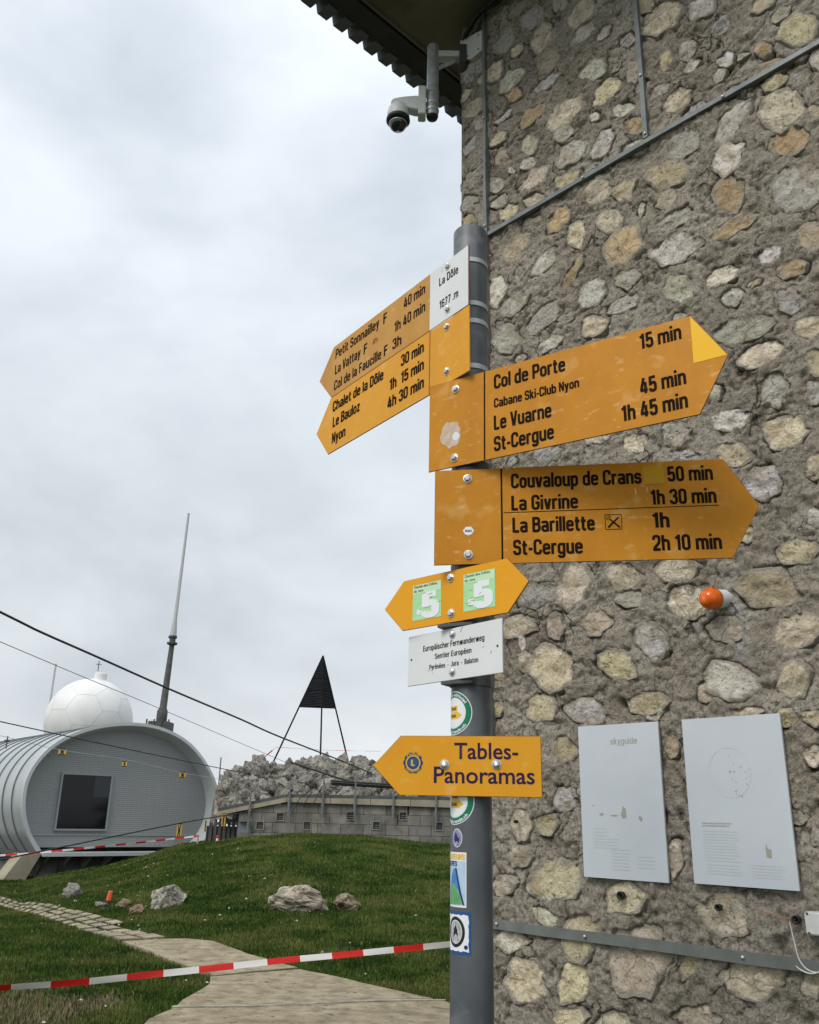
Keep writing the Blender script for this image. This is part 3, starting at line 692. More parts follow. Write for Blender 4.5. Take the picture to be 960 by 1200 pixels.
HILL = [(-10.905, -0.298), (-10.228, -0.328), (-9.898, -0.214), (-8.24, 0.057), (-7.068, 0.384), (-6.141, 0.688), (-5.049, 0.82), (-4.468, 0.92), (-2.663, 1.068), (-1.906, 1.039), (-0.985, 1.036), (0.764, 0.872), (2.083, 0.877)]
PAVE_UP = [(-8.46, 20.31), (-6.24, 17.22), (-4.3, 14.39), (-3.36, 13.22), (-2.63, 12.46)]
PAVE_LO = [(-7.38, 17.77), (-6.31, 16.28), (-5.22, 14.56), (-4.26, 13.18), (-3.52, 12.26)]
SLABS = [[(-3.45, 12.14), (-2.96, 12.3), (-2.69, 12.3), (-2.32, 12.11), (-2.04, 11.75), (-1.75, 11.31), (-1.3, 10.78), (-1.08, 10.57), (-1.85, 9.98), (-2.09, 10.28), (-2.49, 10.81), (-2.92, 11.4)], [(-1.88, 9.88), (-1.05, 10.47), (-0.72, 10.15), (-0.38, 9.73), (-0.09, 9.46), (0.31, 9.03), (-0.04, 8.95), (-1.51, 8.5), (-1.88, 8.4), (-1.87, 8.97), (-1.83, 9.5)], [(-1.88, 8.33), (-0.06, 8.84), (0.4, 8.95), (0.68, 8.52), (0.9, 6.92), (0.67, 5.99), (-1.66, 5.82), (-1.94, 7.26), (-1.97, 7.93), (-1.93, 8.17)]]
DIRT = [(-2.96, 8.5), (-3.32, 9.67), (-3.04, 8.0), (-2.63, 8.82)]
CABLES = {'thick': [(-6.088, 13.0, 4.353), (-5.79, 13.813, 4.225), (-5.342, 15.097, 4.078), (-4.563, 17.421, 3.82), (-3.7, 20.109, 3.567), (-3.063, 22.141, 3.359), (-1.721, 26.535, 3.028), (-0.828, 29.5, 2.776)], 'thin': [(-7.398, 16.0, 4.438), (-6.804, 18.386, 4.223), (-5.984, 21.891, 3.943), (-4.881, 26.836, 3.536), (-4.197, 30.0, 3.289)], 'third': [(-8.05, 18.0, 3.201), (-6.976, 21.753, 3.027), (-5.474, 27.188, 2.816), (-4.982, 29.0, 2.759)], 'rope': [(-9.337, 21.0, 3.152), (-8.482, 22.502, 2.958), (-7.438, 24.397, 2.856), (-6.339, 26.385, 2.617), (-6.005, 27.0, 2.579)], 'low': [(-7.189, 17.0, 0.702), (-6.867, 17.956, 0.811), (-6.269, 19.702, 1.01), (-5.406, 22.168, 1.291), (-4.839, 23.762, 1.452), (-4.393, 25.0, 1.558)], 'tapefar': [(-9.32, 22.0, 0.533), (-8.795, 22.404, 0.573), (-7.437, 23.449, 0.719), (-5.41, 25.0, 0.973)], 'taperock': [(-5.597, 28.5, 2.021), (-5.002, 29.426, 2.804), (-4.292, 30.5, 3.672)], 'taperock2': [(-4.292, 30.5, 3.672), (-2.683, 30.545, 3.615), (-0.695, 30.6, 3.619)], 'tapenear': [(-2.816, 7.0, 0.391), (-2.323, 7.186, 0.407), (-1.899, 7.345, 0.436), (-1.508, 7.491, 0.461), (-0.929, 7.706, 0.503), (-0.373, 7.911, 0.535), (0.416, 8.2, 0.584)], 'bundle': [(-3.396, 27.3, 3.036), (-2.62, 27.3, 2.808), (-1.747, 27.3, 2.559), (-1.086, 27.3, 2.452)], 'bundle2': [(-2.108, 26.8, 2.462), (-1.314, 26.8, 2.431), (-0.496, 26.8, 2.401)], 'loop': [(-2.993, 25.3, 1.618), (-2.807, 25.3, 1.996), (-2.359, 25.3, 2.316)], 'loop2': [(-2.221, 25.3, 2.342), (-2.429, 25.3, 1.893), (-2.607, 25.3, 1.757), (-2.682, 25.3, 1.844), (-2.491, 25.3, 2.158)]}

# ------------------------------------------------------------------ the ground
HX = np.array([h[0] for h in HILL])
HZ = np.array([h[1] for h in HILL])
def terr_np(x, y):
    s = np.clip((y - 10) / 16, 0, 1)
    s = s * s * (3 - 2 * s)
    xx = np.where((y > 1) & (y < 26), x * 26 / np.maximum(y, 1), x)
    return s * np.interp(xx, HX, HZ)
def terr(x, y): return float(terr_np(np.array([float(x)]), np.array([float(y)]))[0])

def axis_pts(a, b, lo, hi, fine, coarse):
    p = list(np.arange(lo, hi, fine))
    q, st = hi, fine
    while q < b:
        p.append(q)
        st = min(st * 1.25, coarse)
        q += st
    q, st = lo, fine
    left = []
    while q > a:
        st = min(st * 1.25, coarse)
        q -= st
        left.append(q)
    return np.array(left[::-1] + p)
gx = axis_pts(-600, 600, -14, 4, 0.14, 60)
gy = axis_pts(-300, 900, 5.5, 27.5, 0.14, 60)
X, Y = np.meshgrid(gx, gy, indexing='ij')
Z = terr_np(X, Y)
near = (X > -15) & (X < 5) & (Y > 4) & (Y < 29)
zz = np.zeros_like(Z)
for i, j in zip(*np.where(near)):
    zz[i, j] = 0.022 * noise.fractal(Vector((X[i, j] * 1.1, Y[i, j] * 1.1, 0)), 1.0, 2.0, 3)
Z = Z + zz - 0.02
far = np.clip((np.hypot(X, Y) - 60) / 500, 0, 1)
Z = Z - far * 90
gr = np_mesh('ground', np.stack([X, Y, Z], -1).reshape(-1, 3), grid_faces(len(gx), len(gy)), M['grass'])
tag(gr, 'dark green mountain meadow sloping up to the buildings', kind='structure')

def inside(px, py, poly):
    c = np.zeros(px.shape, bool)
    n = len(poly)
    for i in range(n):
        x1, y1 = poly[i]
        x2, y2 = poly[(i + 1) % n]
        cond = (y1 > py) != (y2 > py)
        with np.errstate(divide='ignore', invalid='ignore'):
            c ^= cond & (px < (x2 - x1) * (py - y1) / (y2 - y1 + 1e-12) + x1)
    return c

# concrete path: three large slabs and three lanes of small pavers
path = empty('path', (0, 0, 0))
tag(path, 'pale concrete footpath of worn slabs and small pavers crossing the meadow', kind='structure')
def ground_slab(name, poly, top, m, parent, wob=0.03, step=0.22):
    pts = []
    n = len(poly)
    for i in range(n):
        a, b = Vector(poly[i]), Vector(poly[(i + 1) % n])
        k = max(1, int((b - a).length / step))
        for j in range(k):
            p = a.lerp(b, j / k)
            q = noise.noise_vector(Vector((p.x * 2.3, p.y * 2.3, 5))) * wob
            pts.append((p.x + q.x, p.y + q.y))
    v = [(x, y, terr(x, y) + top + 0.012 * noise.noise(Vector((x, y, 1)))) for x, y in pts] + [(x, y, terr(x, y) - 0.12) for x, y in pts]
    n = len(pts)
    b = MB().add(v, [tuple(range(n))] + [(i, (i + 1) % n, n + (i + 1) % n, n + i) for i in range(n)])
    return b.build(name, m, parent)
for P in SLABS: ground_slab('slab', P, 0.035, M['slab'], path)
e0, e1 = Vector((-1.95, 8.37)), Vector((0.42, 8.98))
ground_slab('cement_strip', [(-1.90, 8.33), (-0.95, 8.585), (0.0, 8.84), (0.42, 8.95), (0.42, 8.99), (0.0, 8.905), (-0.95, 8.65), (-1.90, 8.39)], 0.042, M['screed'], path, 0.01, 0.1)
def lerp_poly(P, t):
    d = [0]
    for a, b in zip(P, P[1:]): d.append(d[-1] + (Vector(b) - Vector(a)).length)
    t *= d[-1]
    return Vector((float(np.interp(t, d, [p[0] for p in P])), float(np.interp(t, d, [p[1] for p in P]))))
def ext(P):
    a, b = Vector(P[0]), Vector(P[1])
    q = a + (a - b).normalized() * 3.2
    return [tuple(q)] + list(P)
UP, LO = ext(PAVE_UP), ext(PAVE_LO)
NR = 27
pav_polys = []
for i in range(NR):
    for k in range(3):
        t0, t1 = i / NR + 0.004, (i + 1) / NR - 0.005
        s0, s1 = k / 3 + 0.035, (k + 1) / 3 - 0.05
        if k == 0 and i > NR - 5: continue
        c = [lerp_poly(LO, t0).lerp(lerp_poly(UP, t0), 1 - s0), lerp_poly(LO, t0).lerp(lerp_poly(UP, t0), 1 - s1),
             lerp_poly(LO, t1).lerp(lerp_poly(UP, t1), 1 - s1), lerp_poly(LO, t1).lerp(lerp_poly(UP, t1), 1 - s0)]
        c = [(p.x + random.uniform(-.015, .015), p.y + random.uniform(-.02, .02)) for p in c]
        pav_polys.append(c)
        o = ground_slab('paver', c, 0.032 + random.uniform(-.008, .008), M['paver'], path, 0.012, 0.4)
        g_ = random.uniform(0.70, 0.95)
        o.color = (g_, g_ * random.uniform(.95, 1), g_ * random.uniform(.9, 1), 1)

# grass blades over the visible meadow
rng = np.random.default_rng(4)
NB = 420000
yy = 6.3 + (28.5 - 6.3) * rng.random(NB) ** 1.25
xx = (-0.57 + 0.66 * rng.random(NB)) * yy * 0.97 + 0.3
NX = 70000                                # sparser turf further to the right, behind the building corner
yy = np.concatenate([yy, 6.5 + 22 * rng.random(NX)])
xx = np.concatenate([xx, (0.09 + 0.42 * rng.random(NX)) * yy[NB:] + 0.2])
NB += NX
keep = np.ones(NB, bool)
jx, jy = xx + rng.normal(0, .045, NB), yy + rng.normal(0, .07, NB)
for P in SLABS: keep &= ~(inside(jx, jy, P) & (rng.random(NB) < .997))
for P in pav_polys: keep &= ~(inside(xx, yy, P) & (rng.random(NB) < 0.985))
def blob(x0, y0, r): return np.hypot(xx - x0, (yy - y0)) < r * (0.6 + 0.8 * rng.random(NB))
dirt = blob(-3.0, 8.3, 0.55) | blob(-3.35, 8.75, 0.35) | blob(-2.65, 8.75, 0.30) | blob(-3.2, 7.7, 0.5)
patchy = np.array([noise.noise(Vector((a * .45, b * .35, 9))) for a, b in zip(xx[::6], yy[::6])]).repeat(6)[:NB]
isdry = rng.random(NB) < np.where(dirt, .75, .04 + .22 * np.clip(patchy, 0, 1))
keep &= ~(dirt & (rng.random(NB) < 0.5))
def blades(name, sel, m, label, hs):
    x, y = xx[sel], yy[sel]
    n = len(x)
    lump = np.array([noise.noise(Vector((a * 1.7, b * 1.7, 3))) for a, b in zip(x[:: 8], y[:: 8])]).repeat(8)[:n]
    z = terr_np(x, y)
    h = (0.014 + 0.026 * rng.random(n)) * hs * (1 + 0.7 * lump) * (0.8 + y / 30)
    wd_ = (0.004 + 0.004 * rng.random(n)) * (0.6 + y / 9)
    a = rng.random(n) * 6.283
    la = rng.random(n) * 6.283
    le = h * 0.8 * rng.random(n)
    V = np.zeros((n, 3, 3))
    V[:, 0] = np.stack([x - np.cos(a) * wd_, y - np.sin(a) * wd_, z - 0.02], -1)
    V[:, 1] = np.stack([x + np.cos(a) * wd_, y + np.sin(a) * wd_, z - 0.02], -1)
    V[:, 2] = np.stack([x + np.cos(la) * le, y + np.sin(la) * le, z + h], -1)
    o = np_mesh(name, V.reshape(-1, 3), np.arange(3 * n).reshape(-1, 3), m, smooth=False)
    tag(o, label, 'grass', kind='stuff')
blades('grass', keep & ~isdry, M['blade'], 'short green grass covering the sloping meadow', 1.0)
blades('grass_dry', keep & isdry, M['blade_dry'], 'dry straw coloured stalks scattered through the meadow', 0.8)
bm_ = MB()
for i in range(120):
    y = random.uniform(7.5, 26)
    x = random.uniform(-0.55, 0.08) * y
    if random.random() < .55: x, y = -0.27 * y + random.gauss(0, .9), y
    s = random.uniform(.006, .024) * (0.6 + y / 22)
    if random.random() < .06: s *= 2
    z = terr(x, y) + .015
    k = len(bm_.v)
    p = [(x + s * math.cos(t) * random.uniform(.7, 1.3), y + s * math.sin(t) * random.uniform(.7, 1.3), z) for t in (0, 1.2, 2.5, 3.8, 5)]
    bm_.add(p + [(x, y, z + s * random.uniform(.5, .9))], [(0, 1, 5), (1, 2, 5), (2, 3, 5), (3, 4, 5), (4, 0, 5)])
tag(bm_.build('pebbles', M['pebble']), 'small pale pebbles strewn over the grass', kind='stuff')

# ------------------------------------------------------------------ loose rocks
def rock_mesh(name, seed, sub=3, rough=0.45, flat=1.0, freq=1.4):
    bm = bmesh.new()
    bmesh.ops.create_icosphere(bm, subdivisions=sub, radius=1)
    off = Vector((seed * 7.3, seed * 3.1, seed * 1.7))
    rq = random.Random(seed)
    cuts = [(Vector((rq.gauss(0, 1), rq.gauss(0, 1), rq.gauss(0, 1))).normalized(), rq.uniform(.62, .98)) for _ in range(15)]
    for v in bm.verts:
        p = v.co.copy()
        c = noise.cell(p * 1.3 + off) * 0.12
        q = p * 1.15
        for n_, dd in cuts:
            k = q.dot(n_) - dd
            if k > 0: q -= n_ * k
        d = 1 + rough * noise.fractal(p * freq + off, 0.9, 2.1, 4) + c * .4 - 0.07 * abs(noise.noise(p * 5 + off))
        v.co = q * d
        v.co.z *= flat
    me = bpy.data.meshes.new(name)
    bm.to_mesh(me)
    bm.free()
    me.polygons.foreach_set('use_smooth', [True] * len(me.polygons))
    me.set_sharp_from_angle(angle=R(28))
    me.materials.append(M['limestone'])
    return me
def rock(name, me, loc, sc_, rot, colr=(1, 1, 1), parent=None, label=None, cat=None, group=None):
    o = bpy.data.objects.new(name, me)
    col.objects.link(o)
    o.location = loc
    o.scale = sc_
    o.rotation_euler = rot
    o.color = (*colr, 1)
    if parent: o.parent = parent
    return tag(o, label, cat, group)
big = [rock_mesh('boulder', s, 5, 0.24, freq=1.1) for s in (1, 2, 3)]
sm = [rock_mesh('stone_lump', s, 3, 0.3) for s in range(5, 11)]
rock('boulder', big[0], (-1.49, 14.6, .10 + terr(-1.5, 14.6)), (0.46, 0.28, 0.22), (0, 0.12, 0.15), (1.35, 1.25, 1.1), label='largest pale boulder, pitted and rounded, in the middle of the meadow', cat='boulder')
rock('boulder', big[1], (-0.86, 14.75, .065 + terr(-.86, 14.75)), (0.24, 0.20, 0.13), (0.1, 0, 1.0), (1.0, 0.88, 0.68), label='brownish boulder touching the right end of the largest boulder', cat='boulder')
rock('boulder', big[2], (-3.69, 15.3, .085 + terr(-3.69, 15.3)), (0.29, 0.22, 0.23), (0.2, -.25, 0.5), (1.5, 1.46, 1.38), label='white boulder with a flat sloping top between the path and the largest boulder', cat='boulder')
rock('boulder', sm[0], (-6.34, 18.6, .07 + terr(-6.34, 18.6)), (0.21, 0.18, 0.18), (0.2, 0.1, 0), (0.9, 0.9, 0.88), label='small grey boulder in the grass nearest the metal clad building', cat='boulder')
rock('boulder', sm[1], (-4.04, 14.85, .05 + terr(-4.04, 14.85)), (0.15, 0.12, 0.09), (0, 0, 1.3), (0.95, 0.75, 0.5), label='small ochre stone beside the paver path', cat='stone')
rock('boulder', sm[2], (-4.55, 15.85, .04 + terr(-4.55, 15.85)), (0.15, 0.11, 0.08), (0, 0.1, 0.3), (0.95, 0.78, 0.55), label='small flat tan stone right of the orange topped stake', cat='stone')
st = MB().tube([(0, 0, -.05), (.01, 0, .10)], .035, 6).build('stake', M['wood_grey'], None)
tp = MB().tube([(.01, 0, .10), (.03, 0, .24)], [.042, .036], 6).build('painted_top', M['orange_stake'], st)
st.location = (-4.93, 16.2, terr(-4.93, 16.2))
tag(st, 'short survey stake with a bright orange painted top in the grass', 'stake')
rock('boulder', sm[3], (-5.02, 16.15, .03 + terr(-5.02, 16.15)), (0.12, 0.09, 0.07), (0, .4, .9), (1.1, 1.1, 1.05), label='small white stone leaning at the foot of the orange stake', cat='stone')

# ------------------------------------------------------------------ the stone building
WX, WY, WR = 0.24687, 4.0, math.atan2(-0.72422, 0.689567)
def WP(u, o, z):
    c, s = math.cos(WR), math.sin(WR)
    return (WX + u * c + o * s, WY + u * s - o * c, z)
bld = empty('stone_building', (WX, WY, 0), WR, 'tall rubble stone building with an overhanging roof right behind the signpost', 'building')

def polyr(seed, n=None):
    """outline radius at 96 directions: an irregular straight sided polygon with chipped edges"""
    rg = random.Random(seed)
    n = n or rg.choice((5, 6, 6, 7, 8))
    an = sorted((i + rg.uniform(-.28, .28)) / n * 2 * math.pi for i in range(n))
    V = [Vector((math.cos(a), math.sin(a))) * rg.uniform(.92, 1.22) for a in an]
    out_ = []
    f1, f2, a1, a2 = rg.uniform(0, 6), rg.uniform(0, 6), rg.uniform(.01, .04), rg.uniform(.01, .03)
    for i in range(96):
        t = i / 96 * 2 * math.pi
        d = Vector((math.cos(t), math.sin(t)))
        r_ = 1.0
        for j in range(n):
            p, q = V[j], V[(j + 1) % n]
            e = q - p
            den = d.x * e.y - d.y * e.x
            if abs(den) < 1e-9: continue
            k = (p.x * e.y - p.y * e.x) / den
            l = (p.x * d.y - p.y * d.x) / den
            if k > 0 and -1e-6 <= l <= 1 + 1e-6:
                r_ = k
                break
        out_.append(.5 + (r_ - .5) * 1.0 + a1 * math.sin(7 * t + f1) + a2 * math.sin(13 * t + f2))
    a = np.array(out_)
    return (np.roll(a, 1) + 2 * a + np.roll(a, -1)) / 4
SC = {'w': (0.78, 0.735, 0.645), 'c': (0.79, 0.69, 0.50), 'g': (0.58, 0.55, 0.49), 'b': (0.61, 0.52, 0.375), 'o': (0.64, 0.48, 0.28), 'O': (0.70, 0.54, 0.32)}
STONES = [(s[0], s[1], s[2] * 1.10, s[3] * 1.10, s[4] * 1.10, s[5] * 1.10, s[6]) for s in STONES]
stones = [(s, 7 + i) for i, s in enumerate(STONES)]
# stones outside the picture and the faint small ones between the recorded ones
cen = [(s[0], s[1], max(math.hypot(s[2], s[3]), math.hypot(s[4], s[5]))) for s in STONES]
rg = random.Random(5)
tries = 0
while len(stones) < 298 and tries < 9000:
    tries += 1
    u, z = rg.uniform(0.04, 2.5), rg.uniform(0.02, 5.85)
    inview = u < 2.0 and z > 0.95
    a = rg.uniform(.028, .05) if inview else rg.uniform(.06, .12)
    b = a * rg.uniform(.45, .8)
    if all(math.hypot(u - cu, z - cz) > (a + cr_) * (1.02 if inview else 1.05) for cu, cz, cr_ in cen):
        t = rg.uniform(-.4, .4)
        cc = rg.choice('ggbgb' if inview else 'gcwbgc')
        stones.append(((u, z, a * math.cos(t), a * math.sin(t), b * math.sin(t), -b * math.cos(t), cc), 900 + tries))
        cen.append((u, z, a))

DU = 0.0066
gu = np.arange(0, 2.6, DU)
gz = np.arange(-0.3, 5.98, DU)
U_, Z_ = np.meshgrid(gu, gz, indexing='ij')
hh = np.zeros_like(U_)
crev = np.zeros_like(U_)
bloom = np.zeros_like(U_)
def fast_noise(shape, du, scale, seed, octaves=4, gain=0.55):
    """value noise summed over octaves on a grid with spacing du"""
    r_ = np.random.default_rng(seed)
    tot = np.zeros(shape)
    amp, s_, nrm = 1.0, scale, 0
    for _ in range(octaves):
        nu, nz = int(shape[0] * du / s_) + 3, int(shape[1] * du / s_) + 3
        g_ = r_.random((nu, nz)) * 2 - 1
        a = np.arange(shape[0]) * du / s_
        b = np.arange(shape[1]) * du / s_
        ia, ib = a.astype(int), b.astype(int)
        fa, fb = a - ia, b - ib
        fa, fb = fa * fa * (3 - 2 * fa), fb * fb * (3 - 2 * fb)
        g00 = g_[np.ix_(ia, ib)]
        g10 = g_[np.ix_(ia + 1, ib)]
        g01 = g_[np.ix_(ia, ib + 1)]
        g11 = g_[np.ix_(ia + 1, ib + 1)]
        A, B = fa[:, None], fb[None, :]
        tot += amp * ((g00 * (1 - A) + g10 * A) * (1 - B) + (g01 * (1 - A) + g11 * A) * B)
        nrm += amp
        amp *= gain
        s_ /= 2
    return tot / nrm
nA = fast_noise(U_.shape, DU, 0.22, 1, 3)
nB = fast_noise(U_.shape, DU, 0.055, 2, 3, 0.7)
nC = fast_noise(U_.shape, DU, 0.12, 3, 3)
ridg = 1 - np.abs(fast_noise(U_.shape, DU, 0.16, 4, 4, 0.6)) * 5
ridg = np.clip(ridg, 0, 1) ** 2
nD = fast_noise(U_.shape, DU, 0.022, 7, 2, 0.7)
base = 0.013 * nA + 0.011 * nB + 0.008 * nD + 0.003
hh = base - 0.012 * ridg
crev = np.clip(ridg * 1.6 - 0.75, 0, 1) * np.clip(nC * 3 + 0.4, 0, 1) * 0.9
for (s, seed) in stones:
    u0, z0, ax_, az_, bx_, bz_, cc = s
    ext_ = 1.6 * max(abs(ax_) + abs(bx_), abs(az_) + abs(bz_))
    i0, i1 = np.searchsorted(gu, (u0 - ext_, u0 + ext_))
    j0, j1 = np.searchsorted(gz, (z0 - ext_, z0 + ext_))
    if i1 <= i0 or j1 <= j0: continue
    du, dz = U_[i0:i1, j0:j1] - u0, Z_[i0:i1, j0:j1] - z0
    det = ax_ * bz_ - az_ * bx_
    p = (du * bz_ - dz * bx_) / det
    q = (ax_ * dz - az_ * du) / det
    th = (np.arctan2(q, p) / (2 * math.pi)) % 1.0
    rad = polyr(seed)
    rr_ = np.interp(th * 96, np.arange(97), np.append(rad, rad[0]))
    ratio = np.hypot(p, q) / rr_
    sz = (math.hypot(ax_, az_) + math.hypot(bx_, bz_)) / 2
    ratio = ratio + (0.010 * nB[i0:i1, j0:j1] * 1.6 + 0.007 * nD[i0:i1, j0:j1]) / sz
    ins = np.clip((1.02 - ratio) / 0.10, 0, 1)
    hh[i0:i1, j0:j1] = hh[i0:i1, j0:j1] * (1 - ins) - 0.026 * ins
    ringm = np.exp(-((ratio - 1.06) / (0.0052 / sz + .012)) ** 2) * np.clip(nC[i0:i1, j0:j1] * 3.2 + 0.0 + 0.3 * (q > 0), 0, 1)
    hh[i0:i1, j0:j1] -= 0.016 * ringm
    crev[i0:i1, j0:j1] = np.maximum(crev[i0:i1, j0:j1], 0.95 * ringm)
for (bu, bz, bw, bh, am) in ((1.325, 2.27, .035, .16, .8), (1.36, 2.36, .06, .05, .6), (0.385, 2.20, .016, .06, .6), (1.17, 2.16, .03, .05, .35), (1.5, 2.75, .05, .04, .3)):
    bloom = np.maximum(bloom, am * np.exp(-(((U_ - bu) / bw) ** 2 + ((Z_ - bz) / bh) ** 2)) * np.clip(nB * 2 + 0.9, 0, 1.2))
edge = np.clip(U_ / 0.03, 0, 1)
hh *= edge
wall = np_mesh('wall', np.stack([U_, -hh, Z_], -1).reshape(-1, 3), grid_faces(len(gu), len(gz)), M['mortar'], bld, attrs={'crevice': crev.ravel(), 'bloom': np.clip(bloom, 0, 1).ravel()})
# the face round the corner
gs = np.arange(0, 6.0, 0.03)
gz2 = np.arange(-0.3, 5.98, 0.03)
S_, Z2 = np.meshgrid(gs, gz2, indexing='ij')
h2 = (0.016 * fast_noise(S_.shape, .03, .22, 8, 3)) * np.clip(S_ / 0.05, 0, 1)
np_mesh('side_wall', np.stack([0 - h2, S_, Z2], -1).reshape(-1, 3), grid_faces(len(gs), len(gz2)), M['mortar'], bld)
MB().box(2.59, 6.0, 0.0, 6.0, -0.3, 5.97).build('rear_masonry', M['mortar'], bld)

def stone_obj(s, seed, face='front'):
    u0, z0, ax_, az_, bx_, bz_, cc = s
    rg = random.Random(seed * 3 + 1)
    rad = polyr(seed)
    size = (math.hypot(ax_, az_) + math.hypot(bx_, bz_)) / 2
    n = 34 if size > .04 else 22
    H = rg.uniform(-.001, .006) if cc != 'g' else rg.uniform(-.003, .003)
    tu, tz = rg.uniform(-.09, .09), rg.uniform(-.09, .09)
    off = Vector((seed * 1.37, seed * .71, 0))
    v = []
    rings = ((1.16, -.024), (1.12, -.010), (1.05, .7), (.90, .95), (.70, 1.0), (.46, 1.02), (.22, 1.0))
    for k, (ro, hv) in enumerate(rings):
        for i in range(n):
            a = i / n
            t = a * 2 * math.pi
            r_ = float(np.interp(a * 96, np.arange(97), np.append(rad, rad[0]))) * ro * (1 + rg.uniform(-.03, .03))
            du, dz = r_ * (math.cos(t) * ax_ + math.sin(t) * bx_), r_ * (math.cos(t) * az_ + math.sin(t) * bz_)
            if k < 2: y = hv
            else:
                p = Vector((du * 22, dz * 22, 0)) + off
                y = H * hv + (tu * du + tz * dz) + .010 * noise.fractal(p * .9, .8, 2.1, 3) + .003 * noise.cell(p * .8)
            v.append((u0 + du, -y, z0 + dz))
    v.append((u0, -(H + .004 * noise.noise(off)), z0))
    f = []
    for k in range(len(rings) - 1):
        for i in range(n):
            f.append((k * n + i, k * n + (i + 1) % n, (k + 1) * n + (i + 1) % n, (k + 1) * n + i))
    k = len(rings) - 1
    f += [(k * n + i, k * n + (i + 1) % n, len(v) - 1) for i in range(n)]
    me = bpy.data.meshes.new('stone')
    me.from_pydata(v, [], f)
    bm = bmesh.new()
    bm.from_mesh(me)
    bmesh.ops.recalc_face_normals(bm, faces=bm.faces)
    bm.to_mesh(me)
    bm.free()
    me.polygons.foreach_set('use_smooth', [True] * len(me.polygons))
    RV = (1, 1, .95, .62, .28, .05, -.1)
    at_ = me.attributes.new('rim', 'FLOAT', 'POINT')
    at_.data.foreach_set('value', [RV[min(i // n, 6)] for i in range(len(v))])
    me.set_sharp_from_angle(angle=R(50))
    me.materials.append(M['stone'])
    o = bpy.data.objects.new('stone', me)
    col.objects.link(o)
    o.parent = wall
    b_ = SC[cc]
    g_ = rg.uniform(.82, 1.12)
    o.color = (b_[0] * g_, b_[1] * g_ * rg.uniform(.96, 1.02), b_[2] * g_ * rg.uniform(.88, 1.08), 1)
    return o
for s, seed in stones: stone_obj(s, seed)
# the stones right of the recorded ones, joined
mbf = MB()
rg = random.Random(77)
cen2, tries = list(cen), 0
while tries < 5000 and len(cen2) < len(cen) + 170:
    tries += 1
    u, z, a = rg.uniform(1.55, 5.8), rg.uniform(-.1, 5.85), rg.uniform(.05, .11)
    if u < 2.05 and z > .95: continue
    if not all(math.hypot(u - cu, z - cz) > a + cr_ for cu, cz, cr_ in cen2): continue
    cen2.append((u, z, a))
    b, rad, n, vs = a * rg.uniform(.5, .85), polyr(5000 + tries), 16, []
    for ro, y_ in ((1.06, .02), (.97, -.022), (.8, -.026), (.4, -.027)):
        for k in range(n):
            t = k / n * 6.283
            r_ = rad[int(k / n * 96)] * ro
            vs.append((u + a * r_ * math.cos(t), y_ - .004 * rg.random(), z + b * r_ * math.sin(t)))
    mbf.add(vs, [(q * n + k, q * n + (k + 1) % n, (q + 1) * n + (k + 1) % n, (q + 1) * n + k) for q in range(3) for k in range(n)] + [tuple(3 * n + k for k in range(n))])
so = mbf.build('more_stones', M['stone'], bld, smooth=True)
so.color = (.66, .59, .46, 1)
so['kind'] = 'stuff'
# stones of the side face, joined
mbs = MB()
rg = random.Random(9)
for i in range(150):
    y0, z0, a = rg.uniform(.12, 4), rg.uniform(.1, 5.8), rg.uniform(.05, .11)
    b = a * rg.uniform(.5, .8)
    rad = polyr(3000 + i)
    pr = [(1.05, .02), (.95, -.006), (.6, -.014)]
    vs, n = [], 14
    for ro, x_ in pr:
        for k in range(n):
            t = k / n * 6.283
            r_ = rad[int(k / n * 96)] * ro
            vs.append((x_ - .004 * rg.random(), y0 + a * r_ * math.cos(t), z0 + b * r_ * math.sin(t)))
    fs = [(q * n + k, q * n + (k + 1) % n, (q + 1) * n + (k + 1) % n, (q + 1) * n + k) for q in range(2) for k in range(n)] + [tuple(2 * n + k for k in range(n))]
    mbs.add(vs, fs)
so = mbs.build('side_stones', M['stone'], bld, smooth=True)
so.color = (.4, .36, .29, 1)
so['kind'] = 'stuff'
# drilled holes with black sleeves in some stones
for (u, z, r_) in ((.799, 1.347, .013), (1.169, 1.337, .010), (1.423, 1.323, .012), (.324, 1.586, .006)):
    MB().lathe([(r_, 0), (r_ * 1.1, -.018), (r_ * .7, -.018), (r_ * .6, 0)], 12, 'y', (u, -.012, z)).build('sleeve', M['black'], bld, True)

# roof: concrete soffit, dark edge board, profiled sheet edge
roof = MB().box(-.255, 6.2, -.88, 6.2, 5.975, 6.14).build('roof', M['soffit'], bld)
MB().box(-.245, -.232, -.87, 6.2, 5.955, 5.973).build('drip_batten', M['soffit'], roof)
MB().box(-.40, -.257, -.92, 6.25, 5.945, 6.13).build('edge_board', M['roof_dark'], roof)
MB().box(-.42, 6.3, -.95, 6.3, 6.142, 6.20).build('roof_covering', M['roof_dark'], roof)
tl = None
for i in range(52):
    y0 = -.93 + i * .118
    if tl is None:
        tl = MB().add([(-.49, 0, 5.955), (-.49, .068, 5.955), (-.49, .088, 6.04), (-.49, -.018, 6.04), (-.38, 0, 5.935), (-.38, .068, 5.935), (-.38, .088, 6.04), (-.38, -.018, 6.04)],
                      [(0, 1, 2, 3), (4, 7, 6, 5), (0, 4, 5, 1), (1, 5, 6, 2), (2, 6, 7, 3), (3, 7, 4, 0)]).build('roof_sheet_rib', M['tile'], roof)
        o = tl
    else:
        o = cp(tl, roof)
    o.location = (0, y0, 0)
MB().box(-.47, -.40, -.94, 6.2, 6.042, 6.06).build('sheet_edge', M['tile'], roof)

